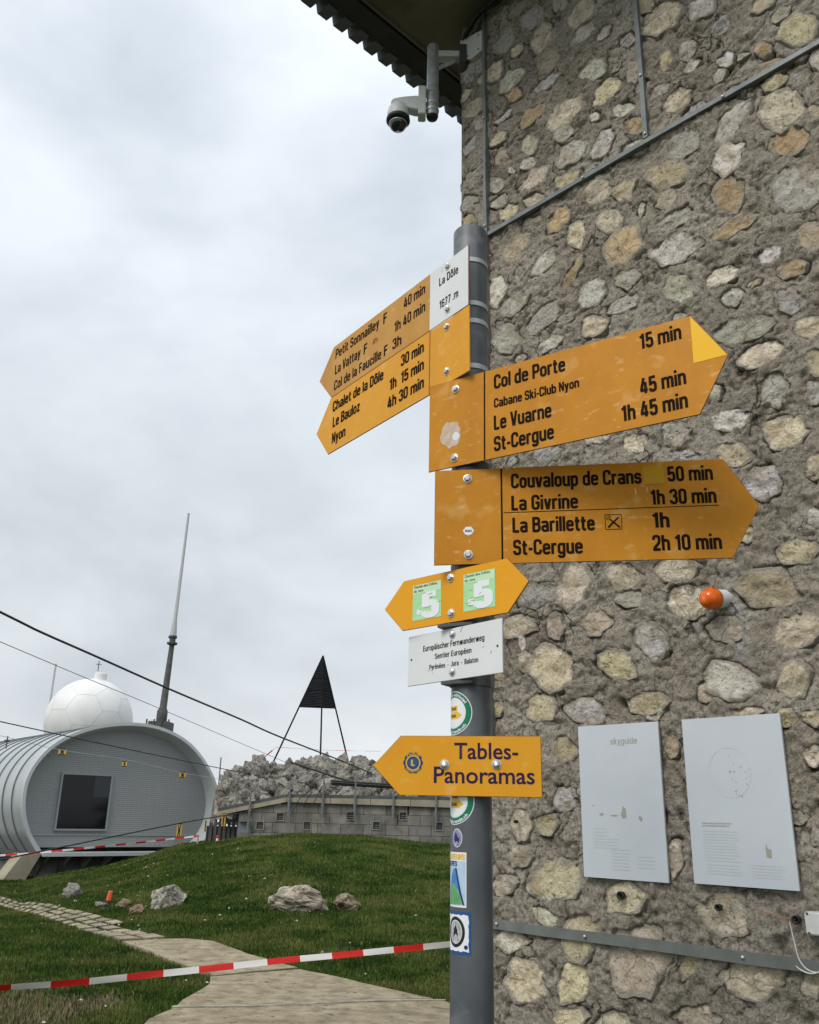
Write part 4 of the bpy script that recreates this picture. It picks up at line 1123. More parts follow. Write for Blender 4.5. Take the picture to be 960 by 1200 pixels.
# ------------------------------------------------------------------ things on the wall
def on_wall(name, u, z, o=0.0, **k):
    return empty(name, WP(u, o, z), WR, **k)
def strip(name, pts, w_, d_, m, label, cat, studs=()):
    """flat metal strip following (u, z) points on the wall"""
    u0, z0 = pts[0]
    r = on_wall(name, u0, z0, 0.012, label=label, cat=cat)
    b = MB()
    Q = [Vector((p[0] - u0, p[1] - z0)) for p in pts]
    sub = []
    for a, c in zip(Q, Q[1:]):
        k = max(1, int((c - a).length / .12))
        sub += [a.lerp(c, j / k) for j in range(k)]
    sub.append(Q[-1])
    n = len(sub)
    vs = []
    for i, p in enumerate(sub):
        d = (sub[min(i + 1, n - 1)] - sub[max(i - 1, 0)]).normalized()
        nn = Vector((-d.y, d.x)) * w_ / 2
        jj = .004 * noise.noise(Vector((i * .45, u0 * 9, 2)))
        for sg, y in ((1, 0.014), (1, -d_ + jj), (-1, -d_ + jj), (-1, 0.014)):
            vs.append((p.x + nn.x * sg + d.y * 0 + jj * .8 * abs(d.y), y, p.y + nn.y * sg + jj * .8 * abs(d.x)))
    fs = []
    for i in range(n - 1):
        for k in range(4): fs.append((i * 4 + k, i * 4 + (k + 1) % 4, i * 4 + 4 + (k + 1) % 4, i * 4 + 4 + k))
    fs += [(0, 1, 2, 3), (n * 4 - 1, n * 4 - 2, n * 4 - 3, n * 4 - 4)]
    b.add(vs, fs).build('rail', m, r)
    for (su, sz) in studs:
        MB().lathe([(.007, 0), (.006, -.006), (.003, -.008)], 8, 'y', (su - u0, -d_ - .001, sz - z0)).build('screw', M['bolt'], r, True)
    return r
strip('conduit', [(.195, 1.9), (.192, 4.42), (.190, 5.965)], .017, .016, M['conduit'], 'thin grey metal conduit running up the wall beside the building corner', 'conduit', [(.192, 4.5), (.19, 5.2)])
strip('conduit', [(.205, 4.447), (1.1, 4.455), (2.55, 4.447)], .022, .012, M['conduit'], 'long horizontal grey conduit crossing the upper stone wall', 'conduit', [(.8, 4.45), (1.5, 4.45)])
strip('conduit', [(1.137, 4.470), (1.139, 5.30), (1.139, 5.965)], .022, .014, M['conduit'], 'short upright conduit rising from the horizontal one on the upper wall', 'conduit', [(1.137, 4.49), (1.138, 4.82)])
strip('cable_channel', [(.17, 1.199), (1.0, 1.199), (2.55, 1.196)], .034, .012, M['channel'], 'flat grey metal rail crossing the stone wall below the two white panels', 'rail', [(.22, 1.203), (.64, 1.199), (1.24, 1.198), (1.8, 1.198)])

# two weathered information boards
def board(u0, u1, z0, z1, label, left):
    cu, cz = (u0 + u1) / 2, (z0 + z1) / 2
    W2, H2 = (u1 - u0) / 2, (z1 - z0) / 2
    r = on_wall('information_board', cu, cz, 0.022, label=label, cat='information board', group='faded white information boards on the stone wall')
    MB().box(-W2, W2, 0, .004, -H2, H2).build('face', M['panel'], r)
    MB().box(-W2 - .0008, W2 + .0008, .0045, .010, -H2 - .0008, H2 + .0008).build('backing_edge', M['alu'], r)
    for sx in (-1, 1):
        for sz in (-1, 1):
            MB().tube([(sx * (W2 - .03), .012, sz * (H2 - .04)), (sx * (W2 - .03), .04, sz * (H2 - .04))], .008, 8).build('spacer', M['alu'], r)
    return r
def rect_lines(par, x0, x1, z_top, rows, step, th, m, y=-.0006, seed=1):
    rg = random.Random(seed)
    b = MB()
    for i in range(rows):
        x = x0
        xe = x1 - rg.uniform(0, .15) * (x1 - x0)
        while x < xe:
            ww = rg.uniform(.004, .014)
            z = z_top - i * step
            b.add([(x, y, z), (min(x + ww, xe), y, z), (min(x + ww, xe), y, z - th), (x, y, z - th)], [(0, 1, 2, 3)])
            x += ww + .0025
    return b.build('printed_text', m, par)
b1 = board(.643, .993, 1.400, 1.941, 'left faded white board on the stone wall, nearest the signpost', 1)
add_text('lettering', 'skyguide', -.03, .197, .115, .024, M['panel_ink2'], b1, w=.12)
bx = MB()
for (x, z, a, b_, s) in ((.012, -.045, .012, .026, 3), (.08, -.063, .008, .010, 4), (-.085, -.052, .009, .006, 5), (-.03, -.055, .02, .003, 6), (-.12, -.02, .005, .003, 7)):
    rg = random.Random(s)
    P = [(x + a * math.cos(t * .7) * rg.uniform(.6, 1.2), -.0006, z + b_ * math.sin(t * .7) * rg.uniform(.6, 1.2)) for t in range(9)]
    bx.add(P, [tuple(range(9))])
bx.build('worn_patch', M['panel_ink2'], b1)
rect_lines(b1, -.125, -.06, -.10, 3, .012, .003, M['panel_ink'], seed=2)
rect_lines(b1, -.125, -.01, -.135, 4, .010, .003, M['panel_ink'], seed=3)
rect_lines(b1, -.05, .03, -.17, 7, .011, .004, M['panel_ink'], seed=4)
rect_lines(b1, .06, .13, -.19, 4, .012, .003, M['panel_ink'], seed=5)
b2 = board(1.089, 1.443, 1.405, 1.942, 'right faded white board on the stone wall, with a faint circle', 0)
cb = MB()
for k in range(64):
    t0, t1 = k / 64 * 6.283, (k + 1) / 64 * 6.283
    if random.random() < .12: continue
    cb.add([(-.015 + .074 * math.cos(t0), -.0006, .085 + .080 * math.sin(t0)), (-.015 + .0752 * math.cos(t0), -.0006, .085 + .0812 * math.sin(t0)),
            (-.015 + .0752 * math.cos(t1), -.0006, .085 + .0812 * math.sin(t1)), (-.015 + .074 * math.cos(t1), -.0006, .085 + .080 * math.sin(t1))], [(0, 1, 2, 3)])
cb.build('circle_line', M['panel_ink'], b2)
sb_ = MB()
rg = random.Random(12)
for k in range(26):
    t, rr0 = rg.uniform(-1.4, 1.6), rg.uniform(.0, .085)
    x, z, s = -.015 + rr0 * math.cos(t), .085 + rr0 * math.sin(t), rg.uniform(.001, .0035)
    sb_.add([(x - s, -.0007, z), (x, -.0007, z - s), (x + s, -.0007, z), (x, -.0007, z + s)], [(0, 1, 2, 3)])
sb_.build('worn_spots', M['panel_ink2'], b2)
rect_lines(b2, -.13, -.02, -.075, 2, .008, .004, M['panel_ink2'], seed=7)
rect_lines(b2, -.13, .0, -.10, 11, .0092, .0035, M['panel_ink'], seed=8)
rect_lines(b2, -.125, .0, -.205, 4, .0092, .0035, M['panel_ink'], seed=9)
rect_lines(b2, .03, .14, -.20, 5, .009, .0032, M['panel_ink'], seed=10)
P = [(.082, -.15), (.086, -.135), (.090, -.150), (.102, -.152), (.100, -.178), (.084, -.176)]
MB().add([(x, -.0006, z) for x, z in P], [tuple(range(6))]).build('worn_patch', M['panel_ink2'], b2)

# orange warning lamp
lp = on_wall('warning_lamp', 1.275, 2.355, 0.0, label='small round orange warning lamp sticking out of the stone wall', cat='lamp')
lp.rotation_euler = (R(8), 0, WR - R(14))
MB().lathe([(.034, .02), (.034, -.032), (.030, -.040), (.0, -.055)], 20, 'y').build('base', M['plastic_white'], lp, 'auto')
MB().lathe([(.036, -.038), (.0375, -.055), (.036, -.073), (.030, -.088), (.018, -.098), (.0, -.101)], 24, 'y').build('lens', M['amber'], lp, True)
MB().box(-.012, .012, -.060, -.046, .030, .042).build('catch', M['amber'], lp)

# white junction box at the frame's right edge, its cable
jb = on_wall('junction_box', 1.516, 1.318, .0, label='small white plastic junction box on the wall right of the panels', cat='junction box')
MB().box(-.058, .058, -.045, .0, -.032, .032).build('lid', M['plastic_white'], jb, bevel=.004)
for sx in (-1, 1):
    for sz in (-1, 1): MB().lathe([(.004, -.001), (.003, -.003)], 8, 'y', (sx * .048, -.045, sz * .027)).build('screw', M['clamp_dark'], jb)
M['rust_wire'] = mat('rusty_wire', (0.45, 0.20, 0.07), None, rough=0.7)
cbl = on_wall('cable', 1.42, 1.24, .02, label='thin white cable hanging in a loop below the white junction box', cat='cable')
def smooth(P, k=6):
    P = [Vector(p) for p in P]
    o_ = []
    for i in range(len(P) - 1):
        a, b, c, d = P[max(i - 1, 0)], P[i], P[i + 1], P[min(i + 2, len(P) - 1)]
        for j in range(k):
            t = j / k
            o_.append(.5 * ((2 * b) + (c - a) * t + (2 * a - 5 * b + 4 * c - d) * t * t + (3 * b - a - 3 * c + d) * t ** 3))
    o_.append(P[-1])
    return o_
MB().tube(smooth([(-.03, 0, -.03), (0, -.005, -.055), (.04, -.008, -.06), (.075, -.005, -.035), (.11, 0, .04)]), .0022, 6).build('strand', M['plastic_white'], cbl, True)
MB().tube(smooth([(-.02, 0, .075), (-.012, 0, .02), (.0, -.004, -.03), (.03, -.006, -.055), (.08, -.005, -.05), (.12, 0, -.01)]), .0022, 6).build('strand', M['plastic_white'], cbl, True)
MB().tube(smooth([(-.11, 0, .098), (-.06, -.01, .092), (-.03, -.012, .085), (0, 0, .083)]), .0015, 6).build('orange_wire', M['rust_wire'], cbl, True)

# V shaped cover plate under the eave and the dark cables above it
cpv = on_wall('cover_plate', .1, 5.76, .03, label='pale bent metal cover plate on the building corner under the eave', cat='cover plate')
MB().prism([(-.082, .108), (.085, .062), (.085, -.083), (.004, -.09), (-.082, -.028)], -.004, .03).build('plate', M['cctv'], cpv)
for p in ((.06, .045), (.06, -.06), (-.02, -.05)): MB().lathe([(.005, 0), (.004, -.004)], 8, 'y', (p[0], -.004, p[1])).build('screw', M['clamp_dark'], cpv)
for i, (a, zz_, lab) in enumerate(((.0, 5.955, 'uppermost black cable tucked under the eave along the stone wall'), (.02, 5.925, 'middle black cable tucked under the eave along the stone wall'), (.035, 5.90, 'lowest black cable sagging under the eave down to the cover plate'))):
    c_ = on_wall('cable', .1, zz_, .03 + a, label=lab, cat='cable', group='black cables under the eave')
    P = [(-.06 + .02 * i, 0, -.10 + .02 * i), (.0, 0, -.05), (.12, -.01, .0), (.4, 0, .005), (1.0, 0, 0), (2.2, 0, .01)]
    MB().tube(smooth(P), .010, 6).build('sheath', M['black'], c_, True)

# ------------------------------------------------------------------ security camera on its pipe
cc = empty('security_camera', (.079, 3.95, 5.30), 0, 'pale dome security camera on an arm hanging below the roof corner', 'security camera')
br = empty('camera_bracket', (.079, 3.95, 5.30), 0, 'short galvanised pipe with a bracket fixing the camera to the building corner', 'bracket')
MB().lathe([(.027, .002), (.034, .0), (.034, .50), (.02, .502)], 20).build('pipe', M['steel_old'], br, 'auto')
MB().lathe([(.0, .003), (.028, .001), (.030, -.012), (.012, -.014)], 16).build('end_plug', M['black'], br, True)
MB().lathe([(.0365, .03), (.0375, .033), (.0375, .045), (.0365, .048)], 20).build('hose_clamp', M['clamp'], br)
MB().lathe([(.0365, .075), (.0375, .078), (.0375, .090), (.0365, .093)], 20).build('hose_clamp', M['clamp'], br)
MB().lathe([(.0365, .155), (.0385, .158), (.0385, .175), (.0365, .178)], 20).build('hose_clamp', M['steel_old'], br)
MB().box(.03, .20, -.015, .035, .425, .465).build('arm', M['cctv'], br)
MB().tube([(.03, .01, .36), (.15, .02, .44)], .012, 6).build('brace', M['steel_old'], br)
MB().box(.150, .19, -.03, .05, .37, .50).build('wall_bracket', M['clamp_dark'], br)
MB().box(-.080, -.036, -.04, .03, -.015, .185).build('mount_plate', M['cctv'], cc, bevel=.005)
a_ = MB()
rings = [(-.078, .072, .050, .030), (-.10, .073, .048, .030), (-.16, .079, .036, .028), (-.20, .080, .028, .026), (-.222, .072, .028, .026), (-.232, .052, .028, .026)]
vs = []
for (x, zc, hz, hy) in rings:
    vs += [(x, -hy, zc - hz), (x, hy, zc - hz), (x, hy, zc + hz), (x, -hy, zc + hz)]
a_.add(vs, [(i * 4 + k, i * 4 + (k + 1) % 4, i * 4 + 4 + (k + 1) % 4, i * 4 + 4 + k) for i in range(5) for k in range(4)] + [(0, 1, 2, 3), (23, 22, 21, 20)])
a_.build('arm', M['cctv'], cc, bevel=.004)
MB().lathe([(.0, .085), (.030, .082), (.042, .068), (.056, .045), (.062, .010), (.064, -.025), (.060, -.034)], 28, 'z', (-.190, 0, .0)).build('housing', M['cctv'], cc, True)
MB().lathe([(.0655, -.022), (.067, -.036), (.060, -.045), (.045, -.046)], 28, 'z', (-.190, 0, 0)).build('ring', M['black'], cc, True)
MB().lathe([(.050, -.044), (.049, -.062), (.041, -.082), (.026, -.095), (.0, -.100)], 28, 'z', (-.190, 0, 0)).build('dome', M['dome'], cc, True)
MB().lathe([(.046, -.046), (.0515, -.056), (.0515, -.060), (.046, -.062)], 28, 'z', (-.190, 0, 0)).build('dome_rim', M['clamp'], cc, True)

# ------------------------------------------------------------------ the signpost
PX, PY, PR = 0.14681, 2.0, 0.0445
post = empty('signpost_pole', (PX, PY, 0), 0, 'anthracite round steel pole carrying all the hiking signs', 'pole')
MB().lathe([(PR, -.1), (PR, 3.078), (PR - .003, 3.083), (PR - .006, 3.083), (PR - .006, 3.06), (.0, 3.058)], 48).build('tube', M['pole'], post, 'auto')
MB().lathe([(.004, -.0448), (.0035, -.046)], 10, 'y', (.026, .010, 3.05)).build('rivet', M['black'], post)

SIGN_AZ = dict(S1=-54.5, S2=-54.5, S3=-33, S4=-9.75, S5=-44.5, S6=-50.75, S7=-12.5)
def sign(key, outline, m, label, cat='direction sign', group='yellow hiking direction signs on the pole', hexb=True, band=None, th=.003, dark=False):
    a = R(SIGN_AZ[key])
    zc = BOLTS[key][0][1]
    r = empty('direction_sign', (PX + .055 * math.sin(a), PY - .055 * math.cos(a), 0), a, label, cat, group)
    pl = MB().prism(outline, 0, .0011).build('plate', m, r)
    cx0, cz0 = sum(p[0] for p in outline) / len(outline), sum(p[1] for p in outline) / len(outline)
    MB().prism([(x + (.0009 if x > cx0 else -.0009), z + (.0009 if z > cz0 else -.0009)) for x, z in outline], .0012, th).build('plate_edge', M['edge'] if m is not M['sign_white'] else M['alu'], r)
    for (x, z) in BOLTS[key]:
        MB().lathe([(.0105, 0), (.0105, -.0012), (.008, -.0016)], 20, 'y', (x, 0, z)).build('washer', M['bolt'], r)
        if hexb:
            MB().lathe([(.0082, -.0016), (.0082, -.0056), (.0058, -.0074), (.0, -.0076)], 6, 'y', (x, 0, z)).build('bolt', M['bolt'], r)
        else:
            MB().lathe([(.0082, -.0012), (.0076, -.0040), (.005, -.0062), (.0, -.0068)], 16, 'y', (x, 0, z)).build('bolt', M['bolt'], r, True)
    for z in (band if band is not None else [b[1] for b in BOLTS[key]]):
        MB().lathe([(PR + .0003, z - .0065), (PR + .0018, z - .0065), (PR + .0018, z + .0065), (PR + .0003, z + .0065)], 36, 'z', (0, .055, 0)).build('clamp_band', M['clamp_dark'] if dark else M['clamp'], r, 'auto')
        MB().box(-.020, .020, th + .0002, .013, z - .009, z + .009).build('clamp_block', M['clamp_dark'] if dark else M['clamp'], r)
    return r
CAPS = {'S1': .0325, 'S2': .0340, 'S3': .0368, 'S4': .0358}
def texts(key, r, m, pick=None, w=.18, shade=None):
    for i, (s, x, z, wd_, cap) in enumerate(TEXTS[key]):
        if pick and i not in pick: continue
        add_text('lettering', s, x, z, wd_, CAPS.get(key, cap) if not (key == 'S3' and i == 1) else .0235, m, r, w=w)
def flat(name, P, m, r, y=-.0005):
    b = MB().add([(x, y, z) for x, z in P], [tuple(range(len(P)))])
    return b.build(name, m, r)
def blobpoly(x, z, a, b, seed, n=22):
    rg = random.Random(seed)
    return [(x + a * math.cos(t / n * 6.283) * rg.uniform(.82, 1.08), z + b * math.sin(t / n * 6.283) * rg.uniform(.82, 1.08)) for t in range(n)]

# S1: upper left arrow with white height plate
r1 = sign('S1', [(-.104, 2.989), (-.604, 2.989), (-.684, 2.9015), (-.604, 2.814), (-.104, 2.814)], M['orange_faded'], 'upper left arrow sign, faded yellow, reading Petit Sonnailley, La Vattay and Col de la Faucille')
MB().prism([(-.1032, 2.9895), (.059, 2.9895), (.059, 2.8135), (-.1032, 2.8135)], -.0004, .003).build('height_plate', M['sign_white'], r1, bevel=.0007)
MB().prism([(.0592, 2.9895), (.0606, 2.9895), (.0606, 2.8135), (.0592, 2.8135)], -.0004, .003).build('red_edge', M['edge'], r1)
texts('S1', r1, M['letter'], list(range(0, 9)), .155)
for i in (9, 10):
    s, x, z, wd_, cap = TEXTS['S1'][i]
    add_text('lettering', s, x, z, wd_, cap, M['letter'], r1, y=-.0011, w=.13)
# faint bunk symbol
ic = MB()
cx_, cz_ = -.365, 2.902
ic.tube([(cx_ - .012, -.0007, cz_ - .006), (cx_ - .010, -.0007, cz_ + .003), (cx_ - .002, -.0007, cz_ + .008), (cx_ + .008, -.0007, cz_ + .006), (cx_ + .012, -.0007, cz_ - .004)], .0009, 4)
ic.tube([(cx_ - .004, -.0007, cz_ - .006), (cx_ - .001, -.0007, cz_)], .0008, 4).tube([(cx_ + .006, -.0007, cz_ - .006), (cx_ + .003, -.0007, cz_ + .001)], .0008, 4)
ic.build('symbol', M['letter'], r1)

r2 = sign('S2', [(-.0995, 2.8115), (-.606, 2.8115), (-.684, 2.7185), (-.606, 2.6255), (-.0995, 2.6255)], M['orange_new'], 'lower left arrow sign, bright yellow, reading Chalet de la Dôle, Le Bauloz and Nyon')
MB().prism([(-.0985, 2.8105), (.062, 2.8105), (.063, 2.6265), (-.0985, 2.6265)], -.0004, .003).build('fixing_plate', M['orange_new'], r2, bevel=.0007)
flat('divider', [(-.1005, 2.811), (-.0985, 2.811), (-.0985, 2.626), (-.1005, 2.626)], M['edge'], r2, -.0012)
texts('S2', r2, M['letter'])

r3 = sign('S3', [(-.086, 2.6235), (.566, 2.6235), (.634, 2.511), (.566, 2.3925), (-.086, 2.3925)], M['orange'], 'right pointing arrow sign reading Col de Porte, with a bright yellow corner triangle')
flat('corner_triangle', [(.5655, 2.6230), (.6325, 2.5113), (.5640, 2.5103)], M['triangle'], r3)
flat('divider', [(.0672, 2.6225), (.0710, 2.6225), (.0695, 2.3935), (.0657, 2.3935)], M['letter'], r3)
flat('glue_patch', blobpoly(-.024, 2.478, .030, .037, 4), M['residue'], r3)
flat('paper_scrap', blobpoly(-.010, 2.470, .011, .012, 6, 9), M['sign_white'], r3, -.0008)
texts('S3', r3, M['letter'])

r4 = sign('S4', [(-.079, 2.3785), (.578, 2.3785), (.645, 2.264), (.578, 2.1465), (-.079, 2.1465)], M['orange'], 'right pointing arrow sign of four lines reading Couvaloup de Crans and La Givrine')
flat('divider', [(.0755, 2.3775), (.0795, 2.3775), (.0795, 2.1475), (.0755, 2.1475)], M['letter'], r4)
flat('rule_line', [(.0815, 2.2685), (.5605, 2.2695), (.5605, 2.2678), (.0815, 2.2668)], M['letter'], r4)
flat('tape_patch', [(.400, 2.3695), (.4465, 2.3700), (.4470, 2.3255), (.4005, 2.3250)], M['patch_yellow'], r4)
texts('S4', r4, M['letter'])
icb = MB()
x0, x1, z0, z1 = .3105, .3465, 2.2195, 2.2545
for P in (((x0, z0), (x1, z0)), ((x1, z0), (x1, z1)), ((x1, z1), (x0, z1)), ((x0, z1), (x0, z0))):
    icb.tube([(P[0][0], -.0004, P[0][1]), (P[1][0], -.0004, P[1][1])], .0007, 4)
icb.tube([(x0 + .006, -.0006, z0 + .005), (x1 - .006, -.0006, z1 - .006)], [.0022, .0014], 5)
icb.tube([(x1 - .005, -.0010, z0 + .005), (x0 + .010, -.0010, z1 - .010)], [.0022, .0014], 5)
for d in (-.003, 0, .003): icb.tube([(x0 + .010 + d, -.0010, z1 - .010 + d), (x0 + .005 + d, -.0010, z1 - .004 + d)], .0006, 4)
icb.build('restaurant_symbol', M['letter'], r4)
flat('small_sticker', [(-.013, 2.2270), (-.006, 2.2360), (.006, 2.2360), (.013, 2.2270), (.008, 2.2180), (.0, 2.2150), (-.008, 2.2180)], M['st_white'], r4, -.0006)
add_text('sticker_mark', 'sac', -.008, 2.2235, .016, .007, M['st_navy'], r4, y=-.0009, w=.16)

r5 = sign('S5', [(-.166, 2.1360), (.150, 2.1360), (.2065, 2.0760), (.150, 2.0160), (-.166, 2.0160), (-.229, 2.0760)], M['orange_bright'], 'small double pointed yellow sign with two green number five stickers', dark=True, band=[2.0215])
for i, (xa, xb, tw_) in enumerate(((-.1338, -.0426, 0), (.0252, .1165, .01))):
    s_ = flat('route_sticker', [(xa, 2.1195), (xb, 2.1195), (xb, 2.0340), (xa, 2.0340)], M['st_lightgreen'], r5)
    flat('sticker_band', [(xa + .001, 2.1185), (xb - .001, 2.1185), (xb - .001, 2.0975), (xa + .001, 2.0975)], M['st_palegreen'], s_, -.0008)
    add_text('lettering', 'Chemin des Crêtes', xa + .004, 2.1115, .074, .0062, M['st_black'] if i == 0 else M['st_green'], s_, y=-.0010, w=.15)
    add_text('lettering', 'du Jura', xa + .004, 2.1015, .030, .0062, M['st_black'] if i == 0 else M['st_green'], s_, y=-.0010, w=.15)
    add_text('number', '5', xa + .034, 2.0385, .046, .056, M['st_white'], s_, y=-.0010, w=.26)
    flat('white_square', [(xa + .014, 2.060), (xa + .030, 2.060), (xa + .030, 2.046), (xa + .014, 2.046)], M['st_white'], s_, -.0010)
    sc_m = MB()
    rg = random.Random(30 + i)
    for k in range(7):
        x, z = xa + rg.uniform(.005, .08), rg.uniform(2.045, 2.095)
        dx, dz = rg.uniform(.004, .014), rg.uniform(-.004, .004)
        sc_m.add([(x, -.0016, z), (x + dx, -.0016, z + dz), (x + dx, -.0016, z + dz + .001), (x, -.0016, z + .001)], [(0, 1, 2, 3)])
    sc_m.build('scratches', M['panel_ink2'], s_)

r6 = sign('S6', [(-.157, 2.0010), (.1535, 2.0010), (.1535, 1.8865), (-.157, 1.8865)], M['sign_white'], 'white rectangular plate reading Europäischer Fernwanderweg, below the double pointed sign', hexb=False, dark=True, band=[1.893], group='white plates on the pole')
del r6['group']
r6.name = 'information_plate'
texts('S6', r6, M['letter'], w=.13)
for (x, z) in ((-.1455, 1.9465), (.1394, 1.9435)):
    MB().lathe([(.0030, -.0002), (.0024, -.0006)], 10, 'y', (x, 0, z)).build('screw_hole', M['black'], r6)
sc_m = MB()
for (x, z, dx, dz) in ((.024, 1.989, .008, .014), (-.135, 1.945, .003, .001), (-.086, 1.913, .006, .004), (-.128, 1.942, .002, .001), (.118, 1.93, .004, .006), (-.07, 1.907, .002, .002), (-.02, 1.93, .002, .002), (.095, 1.945, .003, .004)):
    sc_m.add([(x, -.0006, z), (x + dx, -.0006, z + dz), (x + dx + .0008, -.0006, z + dz), (x + .0012, -.0006, z)], [(0, 1, 2, 3)])
sc_m.build('scratches', M['letter'], r6)

r7 = sign('S7', [(.1550, 1.7635), (-.1460, 1.7635), (-.2070, 1.7020), (-.1460, 1.6415), (.1550, 1.6415)], M['orange_new'], 'lowest arrow sign pointing left, reading Tables-Panoramas in violet letters', hexb=False, dark=True, band=[])
def font_text(name, s, x, z, width, cap, m, par, y, off=.012):
    cu = bpy.data.curves.new(name, 'FONT')
    cu.body = s
    cu.size = 1
    cu.offset = off
    cu.resolution_u = 4
    t_ = bpy.data.objects.new(name, cu)
    me = bpy.data.meshes.new_from_object(t_)
    bpy.data.objects.remove(t_)
    co = np.empty(len(me.vertices) * 3)
    me.vertices.foreach_get('co', co)
    co = co.reshape(-1, 3)
    x0_, x1_ = co[:, 0].min(), co[:, 0].max()
    capn = co[:, 1].max()
    P = np.stack([x + (co[:, 0] - x0_) / (x1_ - x0_) * width, np.full(len(co), y), z + co[:, 1] / capn * cap], -1)
    me.vertices.foreach_set('co', P.ravel())
    me.materials.clear()
    me.materials.append(m)
    me.update()
    o = bpy.data.objects.new(name, me)
    col.objects.link(o)
    o.parent = par
    return o
font_text('lettering', 'Tables-', -.0286, 1.7170, .1363, .0330, M['letter_purple'], r7, -.0006)
font_text('lettering', 'Panoramas', -.0725, 1.6675, .2136, .0330, M['letter_purple'], r7, -.0006)
M['emblem_blue'] = mat('emblem_blue', (0.03, 0.07, 0.20), None, rough=0.4)
lx, lz = -.1183, 1.7075
em = empty('emblem', (0, 0, 0))
em.parent = r7
def disc(name, x, z, r_, m, par, y, sc_=(1, 1), n=28, wav=0, wn_=8):
    return flat(name, [(x + r_ * sc_[0] * (1 + wav * math.cos(wn_ * t / n * 6.283)) * math.cos(t / n * 6.283), z + r_ * sc_[1] * (1 + wav * math.cos(wn_ * t / n * 6.283)) * math.sin(t / n * 6.283)) for t in range(n)], m, par, y)
disc('emblem_base', lx, lz, .0205, M['st_navy'], r7, -.0005, (1.02, 1.05), 40, .06, 10)
disc('emblem_ring', lx, lz, .0165, M['st_gold'], r7, -.0007)
disc('emblem_disc', lx, lz, .0132, M['st_navy'], r7, -.0009)
disc('emblem_field', lx, lz, .0105, M['emblem_blue'], r7, -.0011)
add_text('emblem_letter', 'L', lx - .0035, lz - .0060, .0075, .0125, M['st_gold'], r7, y=-.0013, w=.24)
def arc_text(name, s, cx_, cz_, rad, a0, a1, cap, m, par, y, inward=False, mapf=None, w=.15):
    parts, tw = text_mesh(s, w)
    b = MB()
    for v, f, li in parts:
        P = []
        for px, pz in v:
            a = a0 + (a1 - a0) * px / tw
            rr_ = rad + (-(pz) * cap if inward else pz * cap)
            x, z = cx_ + rr_ * math.cos(a), cz_ + rr_ * math.sin(a)
            P.append(mapf(x, z, li) if mapf else (x, y - .00008 * li, z))
        b.add(P, f)
    me = bpy.data.meshes.new(name)
    me.from_pydata(b.v, [], b.f)
    me.materials.append(m)
    o = bpy.data.objects.new(name, me)
    col.objects.link(o)
    o.parent = par
    return o
arc_text('emblem_lettering', 'LIONS', lx, lz, .0165, R(135), R(45), .0036, M['st_gold'], r7, -.0013)
arc_text('emblem_lettering', 'INTERNATIONAL', lx, lz, .0200, R(215), R(325), .0030, M['st_gold'], r7, -.0013, True)
bpy.data.objects.remove(em)

# small clamp pieces seen under the signs
for (z, lab, xx_) in ((1.8800, 'clamp plate under the white rectangular plate', .0), (2.0085, 'clamp plate between the double pointed sign and the white plate', -.01)):
    a = R(-30)
    c_ = empty('clamp', (PX, PY, z), a)
    c_.parent = post
    c_.location = (0, 0, z)
    MB().box(-.048 + xx_, .03, -.056, .02, -.004, .004).build('clamp_plate', M['clamp_dark'], c_, bevel=.001)
    MB().lathe([(PR + .0005, -.006), (PR + .003, -.006), (PR + .003, .006), (PR + .0005, .006)], 30).build('clamp_ring', M['clamp_dark'], c_)
for z in (2.391, 2.147):
    MB().lathe([(PR + .0005, z - .008), (PR + .0028, z - .008), (PR + .0028, z + .008), (PR + .0005, z + .008)], 30).build('clamp_ring', M['clamp_dark'], post)

# stickers wrapped on the pole; s = arc position (radians from the camera facing line), z height
PH0 = math.atan2(-PX, -PY) if False else math.atan2(PX, PY)
def pol(s, z, lay=0):
    """s metres along the surface to the right of the line facing the viewer"""
    t = s / PR
    r_ = PR + .0004 + .00022 * lay
    dx, dy = math.sin(t), -math.cos(t)
    c, s_ = math.cos(-PH0), math.sin(-PH0)
    return (dx * c - dy * s_, dx * s_ + dy * c, z)
def pol2(s, z, lay=0):
    t = s / PR
    r_ = PR + .0004 + .00022 * lay
    dx, dy = math.sin(t) * r_, -math.cos(t) * r_
    c, s_ = math.cos(-PH0), math.sin(-PH0)
    return (dx * c - dy * s_, dx * s_ + dy * c, z)
def wrap_shape(name, P, lay, m, par, n=10):
    """radial fan of a closed outline in (s, z) round its centroid, wrapped on the pole"""
    D = []
    for i in range(len(P)):
        a, b = Vector(P[i]), Vector(P[(i + 1) % len(P)])
        kk = max(1, int((b - a).length / .003))
        D += [tuple(a.lerp(b, j / kk)) for j in range(kk)]
    P = D
    cs, cz = sum(p[0] for p in P) / len(P), sum(p[1] for p in P) / len(P)
    v, f = [], []
    k = len(P)
    for i in range(n + 1):
        for (s, z) in P:
            t = (i + .001) / (n + .001)
            v.append(pol2(cs + (s - cs) * t, cz + (z - cz) * t, lay))
    for i in range(n):
        for j in range(k): f.append((i * k + j, i * k + (j + 1) % k, (i + 1) * k + (j + 1) % k, (i + 1) * k + j))
    b = MB().add(v, f)
    me = bpy.data.meshes.new(name)
    me.from_pydata(b.v, [], b.f)
    me.materials.append(m)
    o = bpy.data.objects.new(name, me)
    col.objects.link(o)
    o.parent = par
    return o
def circ(s, z, a, b=None, n=40):
    b = b or a
    return [(s + a * math.cos(t / n * 6.283), z + b * math.sin(t / n * 6.283)) for t in range(n)]
